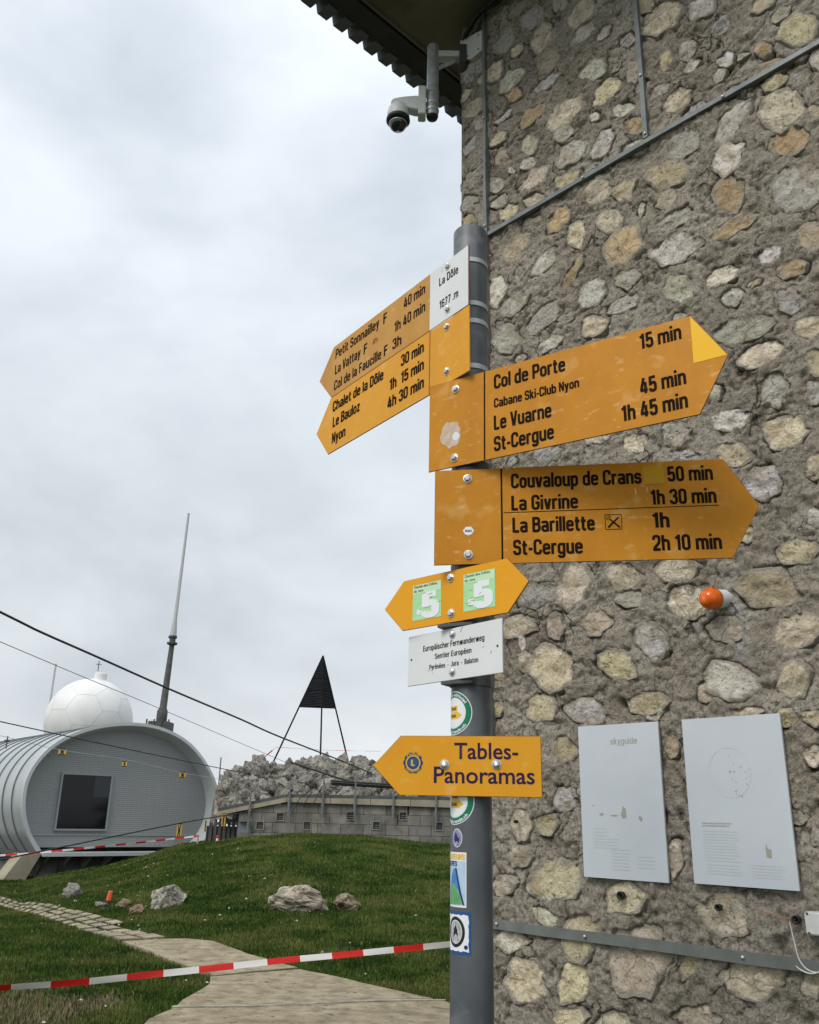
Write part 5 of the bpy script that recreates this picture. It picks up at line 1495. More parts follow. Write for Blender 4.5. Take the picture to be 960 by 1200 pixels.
def rectp(s0, s1, z0, z1, k=6):
    P = [(s0 + (s1 - s0) * i / k, z0) for i in range(k)] + [(s1, z0 + (z1 - z0) * i / k) for i in range(k)]
    P += [(s1 - (s1 - s0) * i / k, z1) for i in range(k)] + [(s0, z1 - (z1 - z0) * i / k) for i in range(k)]
    return P
def club(z, label, s0=-.045):
    r_ = empty('round_sticker', (PX, PY, 0), 0, label, 'sticker', 'round green and white hiking stickers on the pole')
    wrap_shape('outer_rim', circ(s0, z, .0475), 0, M['st_white'], r_)
    wrap_shape('green_ring', circ(s0, z, .0455), 1, M['st_green'], r_)
    wrap_shape('inner_rim', circ(s0, z, .0335), 2, M['st_white'], r_)
    wrap_shape('white_field', circ(s0, z, .0315), 3, M['st_white'], r_)
    mf = lambda x, zz_, li: pol2(x, zz_, 5 + .3 * li)
    arc_text('lettering', 'cole officiel', s0, z, .0360, R(125), R(32), .0062, M['st_white'], r_, 0, mapf=mf, w=.17)
    arc_text('lettering', 'vaud-rando.ch', s0, z, .0440, R(232), R(322), .0062, M['st_white'], r_, 0, True, mapf=mf, w=.17)
    wrap_shape('small_sign', [(s0 - .014, z + .003), (s0 + .0125, z + .003), (s0 + .0125, z + .015), (s0 - .014, z + .015)], 4, M['st_yellow'], r_, 5)
    wrap_shape('small_arrow', [(s0 - .014, z - .013), (s0 + .0145, z - .013), (s0 + .025, z - .0055), (s0 + .0145, z + .002), (s0 - .014, z + .002)], 4, M['st_yellow'], r_, 5)
    for t_, x, zz_ in (('Vaud', s0 - .010, z + .006), ('Rando', s0 - .010, z - .0095)):
        parts, tw = text_mesh(t_.replace('R', 'R'), .16)
        b = MB()
        for v, f, li in parts: b.add([pol2(x + px * .019 / tw, zz_ + pz * .0075, 5 + .3 * li) for px, pz in v], f)
        me = bpy.data.meshes.new('lettering')
        me.from_pydata(b.v, [], b.f)
        me.materials.append(M['st_black'])
        o = bpy.data.objects.new('lettering', me)
        col.objects.link(o)
        o.parent = r_
club(1.815, 'round green ringed sticker on the pole above the lowest arrow sign')
club(1.631, 'round green ringed sticker half hidden below the lowest arrow sign', -.041)
q = empty('oval_sticker', (PX, PY, 0), 0, 'small oval lilac sticker on the pole below the lowest arrow sign', 'sticker')
wrap_shape('rim', circ(-.033, 1.558, .0135, .0185), 0, M['st_white'], q)
wrap_shape('picture', circ(-.033, 1.558, .0122, .0170), 1, M['st_lilac'], q)
wrap_shape('figure', [(-.040, 1.562), (-.036, 1.570), (-.031, 1.560), (-.026, 1.556), (-.028, 1.549), (-.035, 1.552), (-.038, 1.548), (-.041, 1.555)], 2, M['st_navy'], q, 4)
q = empty('mountain_sticker', (PX, PY, 0), 0, 'rectangular sticker with a blue and green mountain on the pole', 'sticker')
wrap_shape('border', rectp(-.062, -.0105, 1.4250, 1.5300), 0, M['st_white'], q)
wrap_shape('picture', rectp(-.061, -.0125, 1.4285, 1.5130), 1, M['st_sky'], q)
wrap_shape('peak', [(-.058, 1.447), (-.052, 1.480), (-.044, 1.496), (-.036, 1.500), (-.030, 1.485), (-.024, 1.462), (-.016, 1.430), (-.030, 1.436), (-.045, 1.440)], 2, M['st_peak'], q, 6)
wrap_shape('slope', [(-.058, 1.430), (-.055, 1.455), (-.046, 1.470), (-.038, 1.468), (-.028, 1.456), (-.018, 1.431), (-.036, 1.430)], 3, M['st_hill'], q, 6)
wrap_shape('ridge_line', [(-.037, 1.500), (-.033, 1.499), (-.0225, 1.455), (-.0145, 1.430), (-.018, 1.430), (-.027, 1.458)], 4, M['st_navy'], q, 6)
def wtext(s, x, z, wid, cap, m, par, w=.15, lay=5):
    parts, tw = text_mesh(s, w)
    b = MB()
    for v, f, li in parts: b.add([pol2(x + px * wid / tw, z + pz * cap, lay + .3 * li) for px, pz in v], f)
    me = bpy.data.meshes.new('lettering')
    me.from_pydata(b.v, [], b.f)
    me.materials.append(m)
    o = bpy.data.objects.new('lettering', me)
    col.objects.link(o)
    o.parent = par
wtext('ALPES', -.062, 1.5035, .030, .0095, M['st_navy'], q)
GL['U'] = (.50, [(0, .18, [(LX, 1), (LX, .07), (.43, .07), (.43, 1)])])
wtext('NATEURS', -.062, 1.5165, .048, .0105, M['st_yellow'], q)
q = empty('medal_sticker', (PX, PY, 0), 0, 'blue bordered sticker with a round black medallion low on the pole', 'sticker')
wrap_shape('border', rectp(-.062, -.001, 1.3380, 1.4170), 0, M['st_blue'], q)
P = []
for (s, z) in rectp(-.061, -.006, 1.3440, 1.4110, 10):
    t = 1 + .035 * math.sin(14 * math.atan2(z - 1.3775, (s + .033) * 1.2))
    P.append((-.033 + (s + .033) * t, 1.3775 + (z - 1.3775) * t))
wrap_shape('white_field', P, 1, M['st_white'], q)
wrap_shape('medallion', circ(-.036, 1.379, .0225, .0285), 2, M['st_black'], q)
wrap_shape('medallion_ring', circ(-.036, 1.379, .0165, .0220), 3, M['st_white'], q)
wrap_shape('engraving', circ(-.036, 1.379, .0152, .0205), 4, M['st_grey'], q)
wrap_shape('figure', [(-.042, 1.368), (-.040, 1.384), (-.036, 1.392), (-.031, 1.384), (-.029, 1.370), (-.035, 1.376)], 5, M['st_black'], q, 4)
mf = lambda x, zz_, li: pol2(x, zz_, 6 + .3 * li)
wrap_shape('small_dot', circ(-.0115, 1.352, .004), 2, M['st_navy'], q)

# ------------------------------------------------------------------ barrel shaped radar building
AZ = R(39)
ba = empty('barrel_building', (-8.531, 28.0, 0), R(39), 'low barrel shaped building clad in pale zinc with a grey end wall', 'building')
# local x = along the end face to the right, local y = back along the barrel
OUTL = [(-2.15, .38), (-2.50, .85), (-2.72, 1.35), (-2.81, 1.85), (-2.78, 2.35), (-2.58, 2.85), (-2.20, 3.32), (-1.62, 3.70), (-.85, 3.98), (.05, 4.12), (.85, 4.09), (1.55, 3.91), (2.12, 3.62), (2.60, 3.20), (2.98, 2.72), (3.22, 2.22), (3.30, 1.72), (3.24, 1.20), (3.02, .74), (2.68, .38)]
def dense(P, k=4):
    Q = smooth([(p[0], 0, p[1]) for p in P], k)
    return [(v.x, v.z) for v in Q]
OD = dense(OUTL)
def offs(P, d):
    c = Vector((.25, 2.0))
    return [((p[0] - c.x) * (1 - d / 3.0) + c.x, max((p[1] - c.y) * (1 - d / 2.1) + c.y, .38 + d * .3)) for p in P]
def ring(name, y0, y1, P0, P1, m, par, thick=.05):
    n = len(P0)
    Q0, Q1 = offs(P0, thick), offs(P1, thick)
    v = [(x, y0, z) for x, z in P0] + [(x, y1, z) for x, z in P1] + [(x, y1, z) for x, z in Q1] + [(x, y0, z) for x, z in Q0]
    f = []
    for a in range(4):
        b = (a + 1) % 4
        for i in range(n - 1): f.append((a * n + i, a * n + i + 1, b * n + i + 1, b * n + i))
    for e in (0, n - 1): f.append((e, n + e, 2 * n + e, 3 * n + e))
    return MB().add(v, f).build(name, m, par, 'auto')
ring('rim', -.02, .10, offs(OD, -.03), offs(OD, -.03), M['zinc_in'], ba, .09)
ring('reveal', .02, .62, offs(OD, .06), offs(OD, .20), M['zinc_in'], ba, .02)
y = .10
k = 0
while y < 15:
    wseg = .92
    s_ = ring('roof_panel', y, y + wseg - .03, OD, OD, M['zinc'], ba, .03)
    ring('seam', y + wseg - .03, y + wseg, offs(OD, -.035), offs(OD, -.035), M['seam'] if k % 1 == 0 else M['zinc'], s_, .05)
    y += wseg
    k += 1
fin = offs(OD, .18)
MB().prism([(x, z) for x, z in fin] , .50, .58).build('end_wall', M['facade'], ba)
MB().box(-2.08, 2.55, -.12, .5, .30, .40).build('sill_edge', M['zinc_in'], ba)
MB().box(-2.45, 2.85, .475, .498, .84, .88).build('ledge', M['frame'], ba)
wf = empty('w', (0, 0, 0))
bpy.data.objects.remove(wf)
wx0, wx1, wz0, wz1 = -1.68, -.12, .98, 2.60
fr = MB()
for (a, b, c, d) in ((wx0, wx1, wz0, wz0 + .05), (wx0, wx1, wz1 - .05, wz1), (wx0, wx0 + .05, wz0 + .05, wz1 - .05), (wx1 - .05, wx1, wz0 + .05, wz1 - .05)):
    fr.box(a, b, .42, .497, c, d)
fr = fr.build('window', M['frame'], ba)
MB().box(wx0 + .05, -.66, .45, .47, wz0 + .05, wz1 - .05).build('pane', M['glass'], fr)
MB().box(-.66, wx1 - .05, .445, .47, wz0 + .05, wz0 + .95).build('pane', M['glass'], fr)
MB().box(-.66, wx1 - .05, .445, .47, wz0 + .95, wz1 - .05).build('pane', M['glass2'], fr)
# concrete footing with brackets and slanting buttress
MB().box(-2.3, 3.0, .9, 9, -1.2, .30).build('footing', M['concrete'], ba)
MB().box(-2.6, 3.2, .0, 14, .30, .378).build('floor_slab', M['wood_grey'], ba)
for i in range(7):
    x = -1.9 + i * .62
    MB().add([(x, .0, .30), (x + .08, .0, .30), (x + .08, .9, .30), (x, .9, .30), (x, .88, -.25), (x + .08, .88, -.25)],
             [(0, 1, 2, 3), (0, 4, 5, 1), (0, 3, 4), (1, 5, 2), (3, 2, 5, 4)]).build('bracket', M['concrete'], ba)
MB().add([(-3.45, -.1, -.9), (-2.75, -.1, -.9), (-2.12, -.1, .37), (-2.62, -.1, .37), (-3.45, .7, -.9), (-2.75, .7, -.9), (-2.12, .7, .37), (-2.62, .7, .37)],
         [(0, 1, 2, 3), (4, 7, 6, 5), (0, 4, 5, 1), (1, 5, 6, 2), (2, 6, 7, 3), (3, 7, 4, 0)]).build('buttress', M['fascia'], ba)
MB().box(-3.6, -2.9, 2.2, 12, -1.2, .35).build('side_footing', M['concrete'], ba)

# ------------------------------------------------------------------ radome
rd = empty('radome', (-27.95, 80, 8.9), .5, 'large white panelled radar dome behind the barrel building', 'radome')
RADR = 3.72
bm = bmesh.new()
bmesh.ops.create_icosphere(bm, subdivisions=4, radius=RADR * .996)
me = bpy.data.meshes.new('shell')
bm.to_mesh(me)
bm.free()
me.materials.append(M['radome_seam'])
me.polygons.foreach_set('use_smooth', [True] * len(me.polygons))
o = bpy.data.objects.new('shell', me)
col.objects.link(o)
o.parent = rd
bm = bmesh.new()
bmesh.ops.create_icosphere(bm, subdivisions=1, radius=1)
bm.verts.ensure_lookup_table()
iv = [v.co.copy() for v in bm.verts]
ifc = [[v.index for v in f.verts] for f in bm.faces]
ie = [tuple(v.index for v in e.verts) for e in bm.edges]
bm.free()
def cell_poly(face=None, vert=None):
    if face is not None:
        P = []
        for i in range(3):
            a, b = iv[face[i]], iv[face[(i + 1) % 3]]
            P += [a.lerp(b, 1 / 3), a.lerp(b, 2 / 3)]
        return P
    nb = [e[0] if e[1] == vert else e[1] for e in ie if vert in e]
    c = iv[vert]
    P = [c.lerp(iv[k], 1 / 3) for k in nb]
    x = (P[0] - c).cross(c).normalized()
    yv = c.cross(x)
    P.sort(key=lambda p: math.atan2((p - c).dot(yv), (p - c).dot(x)))
    return P
for P in [cell_poly(face=f) for f in ifc] + [cell_poly(vert=v) for v in range(12)]:
    c = sum(P, Vector()) / len(P)
    ring_pts = []
    k = len(P)
    for i in range(k):
        for j in range(4): ring_pts.append(P[i].lerp(P[(i + 1) % k], j / 4))
    v, f = [], []
    m_ = len(ring_pts)
    for s in (.990, .8, .55, .28):
        v += [(c.lerp(p, s)).normalized() * RADR for p in ring_pts]
    v.append(c.normalized() * RADR)
    for a in range(3):
        for j in range(m_): f.append((a * m_ + j, a * m_ + (j + 1) % m_, (a + 1) * m_ + (j + 1) % m_, (a + 1) * m_ + j))
    f += [(3 * m_ + j, 3 * m_ + (j + 1) % m_, 4 * m_) for j in range(m_)]
    MB().add(v, f).build('dome_panel', M['radome'], rd, True)
MB().lathe([(.55, 3.5), (.55, 4.15), (.50, 4.22), (.0, 4.25)], 20, 'z', (.45, -.3, 0)).build('top_cap', M['radome'], rd, 'auto')
MB().tube([(.15, -.3, 4.4), (.15, -.3, 5.3)], .04, 5).tube([(-.1, -.3, 5.0), (.4, -.3, 5.0)], .03, 4).build('beacon_rod', M['mast_dark'], rd)
MB().lathe([(2.6, -12), (2.6, -2.7), (2.9, -2.6), (2.9, -2.4)], 24).build('tower', M['concrete'], rd, 'auto')
lr = MB().tube([(-31.6, 80, 0), (-31.6, 80, 13.9)], .09, 6).build('lightning_rod', M['mast_light'], None)
tag(lr, 'thin pale rod standing just left of the white radar dome', 'rod')
lr = MB().tube([(-11.55, 26.5, 3.2), (-11.55, 26.5, 3.55)], .02, 5).tube([(-11.62, 26.5, 3.42), (-11.48, 26.5, 3.42)], .03, 5).build('roof_probe', M['mast_dark'], None)
tag(lr, 'tiny dark probe on the barrel roof at the left', 'probe')

# ------------------------------------------------------------------ antenna mast
am = empty('antenna_mast', (-10.79, 40, 0), 0, 'tall antenna mast with a pale whip rising behind the barrel building', 'antenna')
MB().box(-.42, .46, -.5, .5, 4.75, 5.28).build('platform', M['mast_dark'], am)
for x in (-.48, -.16, .16, .48): MB().box(x - .03, x + .03, -.54, -.5, 4.5, 5.36).build('platform_post', M['mast_dark'], am)
MB().lathe([(.14, .0), (.14, 4.6)], 10).build('support', M['mast_dark'], am)
MB().tube([(0, 0, 5.0), (.012, 0, 5.25), (.015, 0, 5.35), (.02, 0, 5.75), (.03, 0, 5.9), (.12, 0, 8.75)], [.17, .19, .24, .24, .165, .115], 12).build('mast_tube', M['mast_dark'], am, 'auto')
MB().lathe([(.13, 0), (.24, .05), (.24, .12), (.14, .15), (.14, .3), (.20, .34), (.20, .42), (.1, .46)], 12, 'z', (.12, 0, 8.7)).build('flange', M['mast_dark'], am, 'auto')
MB().tube([(.125, 0, 9.1), (.13, 0, 9.5), (.14, 0, 9.9), (.235, 0, 15.05)], [.16, .13, .085, .055], 10).build('whip', M['mast_light'], am, 'auto')

# ------------------------------------------------------------------ survey pyramid
py_ = empty('survey_pyramid', (-3.1, 34, 0), 0, 'black louvred survey pyramid on three thin legs above the rocks', 'survey marker')
AP = Vector((-.11, 0, 7.36))
FT = [Vector((-1.95, .55, 3.1)), Vector((.09, -1.0, 3.1)), Vector((1.08, 1.0, 3.1))]
ZB = 5.42
for q_ in FT:
    MB().tube([AP, q_], [.03, .035], 6).build('leg', M['black_iron'], py_)
def onleg(i, z):
    t = (AP.z - z) / (AP.z - FT[i].z)
    return AP.lerp(FT[i], t)
ct, cb = onleg(0, AP.z - .06), None
cv = [AP + Vector((0, 0, -.05))] + [onleg(i, ZB + .02).lerp(AP.lerp(sum((onleg(j, ZB) for j in range(3)), Vector()) / 3, 1), .05) for i in range(3)]
MB().add(cv, [(0, 1, 2), (0, 2, 3), (0, 3, 1), (1, 3, 2)]).build('inner_sheet', M['black_iron'], py_)
for bnd in range(3):
    zt_, zb_ = AP.z - .03 - (AP.z - ZB) * (0, .455, .69)[bnd], AP.z - (AP.z - ZB) * (.45, .68, 1.0)[bnd]
    nsl = (9, 5, 6)[bnd]
    for s in range(nsl):
        z1_, z0_ = zt_ - (zt_ - zb_) * s / nsl, zt_ - (zt_ - zb_) * (s + 1.03) / nsl
        b = MB()
        for i in range(3):
            A0, A1 = onleg(i, z1_), onleg((i + 1) % 3, z1_)
            B0, B1 = onleg(i, z0_), onleg((i + 1) % 3, z0_)
            n_ = (A1 - A0).cross(Vector((0, 0, 1))).normalized()
            if n_.dot(((A0 + A1) / 2) - Vector((AP.x, AP.y + .1, z1_))) < 0: n_ = -n_
            e = n_ * .02
            t_ = n_ * -.012
            vs = [A0, A1, B1 + e, B0 + e, A0 + t_, A1 + t_, B1 + e + t_, B0 + e + t_]
            b.add(vs, [(0, 1, 2, 3), (4, 7, 6, 5), (0, 4, 5, 1), (1, 5, 6, 2), (2, 6, 7, 3), (3, 7, 4, 0)])
        b.build('slat', M['black_iron'], py_)

# ------------------------------------------------------------------ rock outcrop
oc = empty('rock_outcrop', (0, 29, 0), 0, 'jagged pale limestone outcrop behind the low concrete building', 'rocks')
TX = [-7.2, -6.2, -5.6, -5.0, -4.5, -4.0, -3.4, -2.6, -1.9, -1.3, -.6, .2, 1.0, 1.8, 3.0, 5, 9]
TZ = [1.6, 2.50, 2.72, 3.05, 3.12, 2.98, 3.28, 3.20, 3.25, 3.30, 3.18, 3.45, 3.50, 3.52, 3.4, 3.3, 2.6]
gxx = np.arange(-7.4, 9.5, .10)
gyy = np.arange(-2.0, 6.0, .11)
OX, OY = np.meshgrid(gxx, gyy, indexing='ij')
prof = np.interp(OX, TX, TZ)
s = np.clip((OY + 1.6) / 2.6, 0, 1)
OZ = 1.45 + (prof - 1.45) * (s ** .6)
for i in range(OX.shape[0]):
    for j in range(OX.shape[1]):
        p = Vector((OX[i, j], OY[i, j], 0))
        OZ[i, j] += .34 * noise.fractal(p * 1.1, .7, 2.1, 5) - .22 * abs(noise.noise(p * 2.3 + Vector((3, 3, 3))))
lim = -.203 * (OY + 29)
OZ = np.where(OX < lim, OZ - (lim - OX) * 12, OZ) - .16
np_mesh('bedrock', np.stack([OX, OY, OZ], -1).reshape(-1, 3), grid_faces(len(gxx), len(gyy)), M['limestone'], oc).color = (.72, .71, .68, 1)
rg = random.Random(21)
rocks = [rock_mesh('rock', s, 4, .26, freq=1.2) for s in range(31, 39)]
for i in range(380):
    x = rg.uniform(-6.5, 4.2) if i < 330 else rg.uniform(4, 9)
    t = rg.random()
    y = -1.7 + t * 3.0
    z = 1.45 + (float(np.interp(x, TX, TZ)) - 1.45) * min(1, ((y + 1.6) / 2.6 if y > -1.6 else 0)) ** .6
    a = rg.choice((.10, .14, .2, .26, .36)) * rg.uniform(.8, 1.2)
    if x - a < -.203 * (y + 29): continue
    g_ = rg.uniform(.62, 1.0)
    rock('rock', rg.choice(rocks), (x, y, z - a * .35), (a * rg.uniform(.8, 1.4), a * rg.uniform(.7, 1.1), a * rg.uniform(.6, 1.0)), (rg.uniform(-1.5, 1.5), rg.uniform(-1.5, 1.5), rg.uniform(0, 6)), (g_, g_ * .99, g_ * .96), oc)

# ------------------------------------------------------------------ low concrete block building in front of the rocks
lb = empty('low_block_building', (0, 25.6, 0), 0, 'low flat building of grey concrete blocks in front of the rocks', 'building')
PT = [(-5.07, 1.687), (-4.1, 1.90), (-3.2, 2.094), (1.33, 2.109), (7.0, 2.14)]
PB = [(-5.07, 1.495), (-4.1, 1.70), (-3.2, 1.885), (1.33, 1.83), (7.0, 1.82)]
ptz = lambda x: float(np.interp(x, [p[0] for p in PT], [p[1] for p in PT]))
pbz = lambda x: float(np.interp(x, [p[0] for p in PB], [p[1] for p in PB]))
MB().prism([(p[0], p[1] - .07) for p in [(-4.52, 1.608)] + PB[1:]] + [(7.0, .2), (-4.52, .2)], .10, 1.6).build('core_wall', M['seam'], lb)
WIN = [(-3.90, 1.26), (-3.36, 1.50), (-2.61, 1.285), (-1.44, 1.56), (-.72, 1.325), (0.0, 1.59), (1.0, 1.34), (1.7, 1.6)]
xs = [-5.07, -4.1, -3.2, -2.0, -.9, .2, 1.33, 3.2, 5.1, 7.0]
for a, b in zip(xs, xs[1:]):
    MB().prism([(a + .006, pbz(a)), (b - .006, pbz(b)), (b - .006, ptz(b) - .09), (a + .006, ptz(a) - .09)], -.09, .12).build('edge_beam', M['fascia'], lb)
MB().prism([(p[0], p[1] - .088) for p in PT] + [(p[0], p[1]) for p in PT[::-1]], -.06, 2.0).build('roof', M['felt'], lb)
for i, r_ in enumerate(np.arange(.30, 2.0, .262)):
    x = -4.48 + (i % 2) * .31
    while x < 6.9:
        x1 = x + .62
        z0, z1l, z1r = r_, min(r_ + .252, pbz(x) - .004), min(r_ + .252, pbz(x1 - .01) - .004)
        if min(z1l, z1r) - z0 > .05:
            cut = [w_ for w_ in WIN if x - .11 < w_[0] < x1 + .11 and z0 - .11 < w_[1] < r_ + .262 + .02]
            segs = [(x, x1 - .012)]
            for w_ in cut:
                nsg = []
                for (p, q_) in segs:
                    if w_[0] + .125 <= p or w_[0] - .125 >= q_: nsg.append((p, q_))
                    else:
                        if w_[0] - .125 - p > .04: nsg.append((p, w_[0] - .125))
                        if q_ - (w_[0] + .125) > .04: nsg.append((w_[0] + .125, q_))
                segs = nsg
            for w_ in cut:
                p, q_ = max(x, w_[0] - .122), min(x1 - .012, w_[0] + .122)
                if q_ - p < .02: continue
                for (c0, c1) in ((z0, min(w_[1] - .122, z1l, z1r)), (max(z0, w_[1] + .122), min(z1l, z1r))):
                    if c1 - c0 > .015: MB().prism([(p, c0), (q_, c0), (q_, c1), (p, c1)], .002, .12).build('block', M['block'], lb).color = (.95, .94, .9, 1)
            for (p, q_) in segs:
                dp = rg.uniform(-.006, .006)
                o = MB().prism([(p, z0), (q_, z0), (q_, min(r_ + .252, pbz(q_) - .004)), (p, min(r_ + .252, pbz(p) - .004))], dp, .12).build('block', M['block'], lb)
                g_ = rg.uniform(.80, 1.2)
                o.color = (g_, g_ * .99, g_ * .96, 1)
        x = x1
for (x, z) in WIN:
    f_ = MB()
    for (a, b, c, d) in ((x - .12, x + .12, z + .09, z + .12), (x - .12, x + .12, z - .12, z - .09), (x - .12, x - .09, z - .09, z + .09), (x + .09, x + .12, z - .09, z + .09)):
        f_.box(a, b, -.018, .10, c, d)
    f_ = f_.build('window', M['block'], lb)
    f_.color = (1.15, 1.12, 1.05, 1)
    MB().box(x - .09, x + .09, .04, .06, z - .09, z + .09).build('pane', M['felt'], f_)
    for k in range(3): MB().box(x - .09, x + .09, .018, .028, z - .05 + k * .05, z - .04 + k * .05).build('bar', M['seam'], f_)
for x in (-3.0 - .1, -.93, 1.35): MB().box(x - .012, x + .012, -.012, .0, .5, pbz(x) - .01).build('joint_strip', M['seam'], lb)
po = None
for i, (x, z1, z0) in enumerate(((-4.19, 2.26, 0.97), (-3.12, 2.46, 1.53), (-2.20, 2.57, 1.46), (-1.32, 2.57, 1.45), (-.27, 2.23, 1.41), (.90, 2.20, 1.35), (1.9, 2.4, 1.35))):
    where = ('leftmost railing post, on the sloping part of the low roof', 'railing post at the bend of the low roof', 'railing post beside the hanging wire loop on the low building', 'railing post between the wire loop and the arrow sign tip', 'railing post just below the tip of the lowest arrow sign', 'railing post behind the lowest arrow sign, next to the pole', 'railing post hidden behind the signpost')[i]
    po = empty('railing_post', (x, 25.46, z0), 0, where, 'post', 'grey railing posts along the low building')
    MB().tube([(0, 0, 0), (0, 0, z1 - z0)], .026, 6).build('tube', M['conduit'], po)
    MB().box(-.045, .045, .02, .05, .25, .40).build('bracket', M['conduit'], po)
gt = empty('dark_gate', (-4.47, 25.9, 0), 0, 'dark weathered timber gate between the barrel and the low building', 'gate')
for k in range(-2, 5): MB().box(-.62 + k * .125, -.535 + k * .125, 0, .03, .6, 1.36 + .025 * k).build('board', M['wood_grey'], gt)
MB().prism([(-.65, 1.24), (.0, 1.38), (.0, 1.46), (-.65, 1.32)], -.03, 0).build('top_rail', M['wood_grey'], gt)
MB().box(-.95, .0, .04, .06, .5, 1.22).build('back_board', M['black'], gt)

# ------------------------------------------------------------------ cables, tapes and tags
def cable(name, pts, r, m, label, cat='cable', ext_a=0.0, ext_b=0.0):
    P = [Vector(p) for p in pts]
    if ext_a: P = [P[0] + (P[0] - P[1]).normalized() * ext_a] + P
    if ext_b: P = P + [P[-1] + (P[-1] - P[-2]).normalized() * ext_b]
    o = MB().tube(smooth(P, 8), r, 6).build(name, m, None, True)
    return tag(o, label, cat)
cable('cable', CABLES['thick'], .019, M['black'], 'thick black cable slanting from the left edge down to the rocks', ext_a=6, ext_b=2)
cable('cable', CABLES['thin'], .007, M['clamp_dark'], 'thin grey wire running parallel below the thick black cable', ext_a=6, ext_b=1)
cable('cable', CABLES['third'], .012, M['black'], 'black cable crossing the top of the barrel end wall', ext_a=6, ext_b=2)
cable('rope', CABLES['rope'], .006, M['alu'], 'thin pale rope with yellow tags across the barrel end wall', 'rope', ext_a=5, ext_b=2)
cable('cable', CABLES['low'], .015, M['black'], 'black cable rising across the lower part of the barrel end wall', ext_a=6, ext_b=1)
cable('cable', CABLES['bundle'], .028, M['black'], 'black cable lying over the rocks behind the railing posts', ext_b=.5)
for k, dz in enumerate((0, .07, -.06)):
    cable('pipe', [(p[0], p[1] + .05 * k, p[2] + dz * .7) for p in CABLES['bundle2']], .03, M['black'], ('middle', 'upper', 'lower')[k] + ' one of the black pipes lying on the low roof', 'pipe', ext_b=.6)['group'] = 'black pipes on the low roof'
cable('wire', CABLES['loop'], .011, M['black'], 'slim black wire hanging from the low roof down the block wall', 'wire')
cable('wire', CABLES['loop2'], .010, M['black'], 'looped black wire hanging over the edge of the low roof', 'wire')
def tape(pts, w_, stripe, label, ext_a=0.0, ext_b=0.0, tw=0.0, sag=0.0, first=0):
    r = empty('barrier_tape', (0, 0, 0), 0, label, 'barrier tape')
    P = [Vector(p) for p in pts]
    if ext_a: P = [P[0] + (P[0] - P[1]).normalized() * ext_a] + P
    if ext_b: P = P + [P[-1] + (P[-1] - P[-2]).normalized() * ext_b]
    Q = smooth(P, 10)
    d = [0]
    for a, b in zip(Q, Q[1:]): d.append(d[-1] + (b - a).length)
    def atd(s):
        return Vector([float(np.interp(s, d, [q_[k] for q_ in Q])) for k in range(3)])
    n = int(d[-1] / stripe)
    for i in range(n + 1):
        s0, s1 = i * stripe, min((i + 1) * stripe, d[-1])
        if s1 - s0 < .01: continue
        v = []
        K = 6
        for j in range(K + 1):
            s = s0 + (s1 - s0) * j / K
            p = atd(s)
            an = tw * math.sin(s * 1.3) + .15 * noise.noise(Vector((s * 2, w_ * 50, 0)))
            tdir = (atd(min(s + .02, d[-1])) - atd(max(s - .02, 0))).normalized()
            sd = tdir.cross(Vector((0, 0, 1))).normalized()
            up_ = sd.cross(tdir)
            wv = up_ * math.cos(an) + sd * math.sin(an)
            fo = .12 * w_ * math.sin(s * 9)
            v += [p + wv * w_ / 2, p + sd * fo * .4, p - wv * w_ / 2]
        f = [(j * 3 + a, j * 3 + a + 1, j * 3 + 4 + a, j * 3 + 3 + a) for j in range(K) for a in (0, 1)]
        b = MB().add(v, f)
        me = bpy.data.meshes.new('tape_stripe')
        me.from_pydata(b.v, [], b.f)
        me.materials.append(M['tape_red'] if (i + first) % 2 == 0 else M['tape_white'])
        me.polygons.foreach_set('use_smooth', [True] * len(me.polygons))
        o = bpy.data.objects.new('tape_stripe', me)
        col.objects.link(o)
        o.parent = r
    return r
tape(CABLES['tapenear'], .047, .262, 'red and white barrier tape stretched across the foreground path', ext_a=1.5, ext_b=2.2, tw=.5, first=1)
tape(CABLES['tapefar'], .045, .26, 'red and white barrier tape in front of the barrel building', ext_a=3, tw=.3)
tape(CABLES['taperock'], .045, .30, 'red and white tape rising from the barrel to the left survey leg', tw=.8)
tape(CABLES['taperock2'], .012, .5, 'thin sagging tape strung past the feet of the survey pyramid', tw=.5)
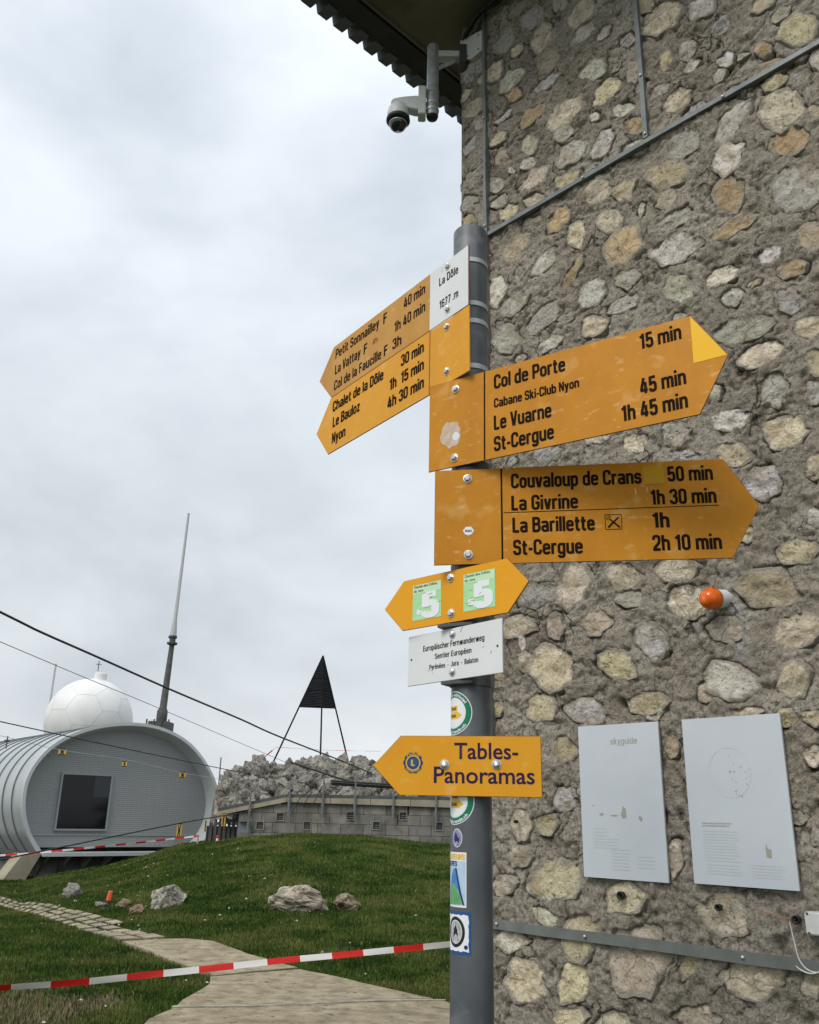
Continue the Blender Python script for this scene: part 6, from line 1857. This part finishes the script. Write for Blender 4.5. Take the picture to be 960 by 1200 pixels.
def hang_tag(x, y, z, w_, h_, label, rot):
    r = empty('warning_tag', (x, y, z), rot, label, 'tag', 'yellow and black tags on the ropes')
    MB().box(-w_ / 2, w_ / 2, 0, .012, -h_ / 2, h_ / 2).build('tag_plate', M['tag_yellow'], r)
    b = MB()
    for s_ in (-1, 1):
        b.add([(-.30 * w_ * s_, -.004, -h_ * .4), (-.12 * w_ * s_, -.004, -h_ * .4), (.32 * w_ * s_, -.004, h_ * .4), (.14 * w_ * s_, -.004, h_ * .4)], [(0, 1, 2, 3)])
        b.box(-w_ * .48, w_ * .48, -.003, -.001, s_ * h_ * .46 - .01, s_ * h_ * .46 + .01)
    b.box(-w_ * .2, w_ * .2, -.006, -.005, -h_ * .13, h_ * .13)
    b.build('black_mark', M['black'], r)
    return r
hang_tag(-8.56, 22.9, 2.932, .19, .15, 'yellow and black tag on the pale rope, leftmost, above the window', .1)
hang_tag(-7.486, 24.6, 2.757, .17, .14, 'yellow and black tag at the middle of the pale rope', -.5)
hang_tag(-6.361, 26.5, 2.575, .18, .17, 'yellow and black tag at the right end of the pale rope', .2)
hang_tag(-5.422, 22.8, 1.148, .12, .32, 'tall yellow and black tag on the low cable before the end wall', .1)
hang_tag(-4.674, 24.4, 1.391, .10, .34, 'tall yellow and black tag before the dark timber gate', -.1)
hang_tag(-5.023, 23.9, 1.24, .05, .26, 'narrow pale yellow tag over the white rim of the barrel', 1.0)
for (x, y, zt_, lab) in ((-5.45, 25.1, 1.0, 'short white stake holding the far barrier tape by the barrel rim'),):
    tag(MB().tube([(x, y, .4), (x, y, zt_)], .025, 5).build('stake', M['mast_light'], None), lab, 'stake')
bl = MB().lathe([(.035, .0), (.03, .18), (.015, .20)], 8, 'z', (0, 0, 0)).build('bollard', M['tape_red'], None)
bl.location = (-4.95, 25.2, .80)
MB().lathe([(.036, .06), (.034, .12)], 8).build('white_band', M['tape_white'], bl)
tag(bl, 'small red and white marker bollard beside the barrel rim', 'bollard')
tag(MB().tube([(-5.9, 29.5, 2.4), (-5.9, 29.5, 3.25)], .022, 5).build('rod', M['conduit'], None), 'thin metal rod on the rocks right of the barrel', 'rod')
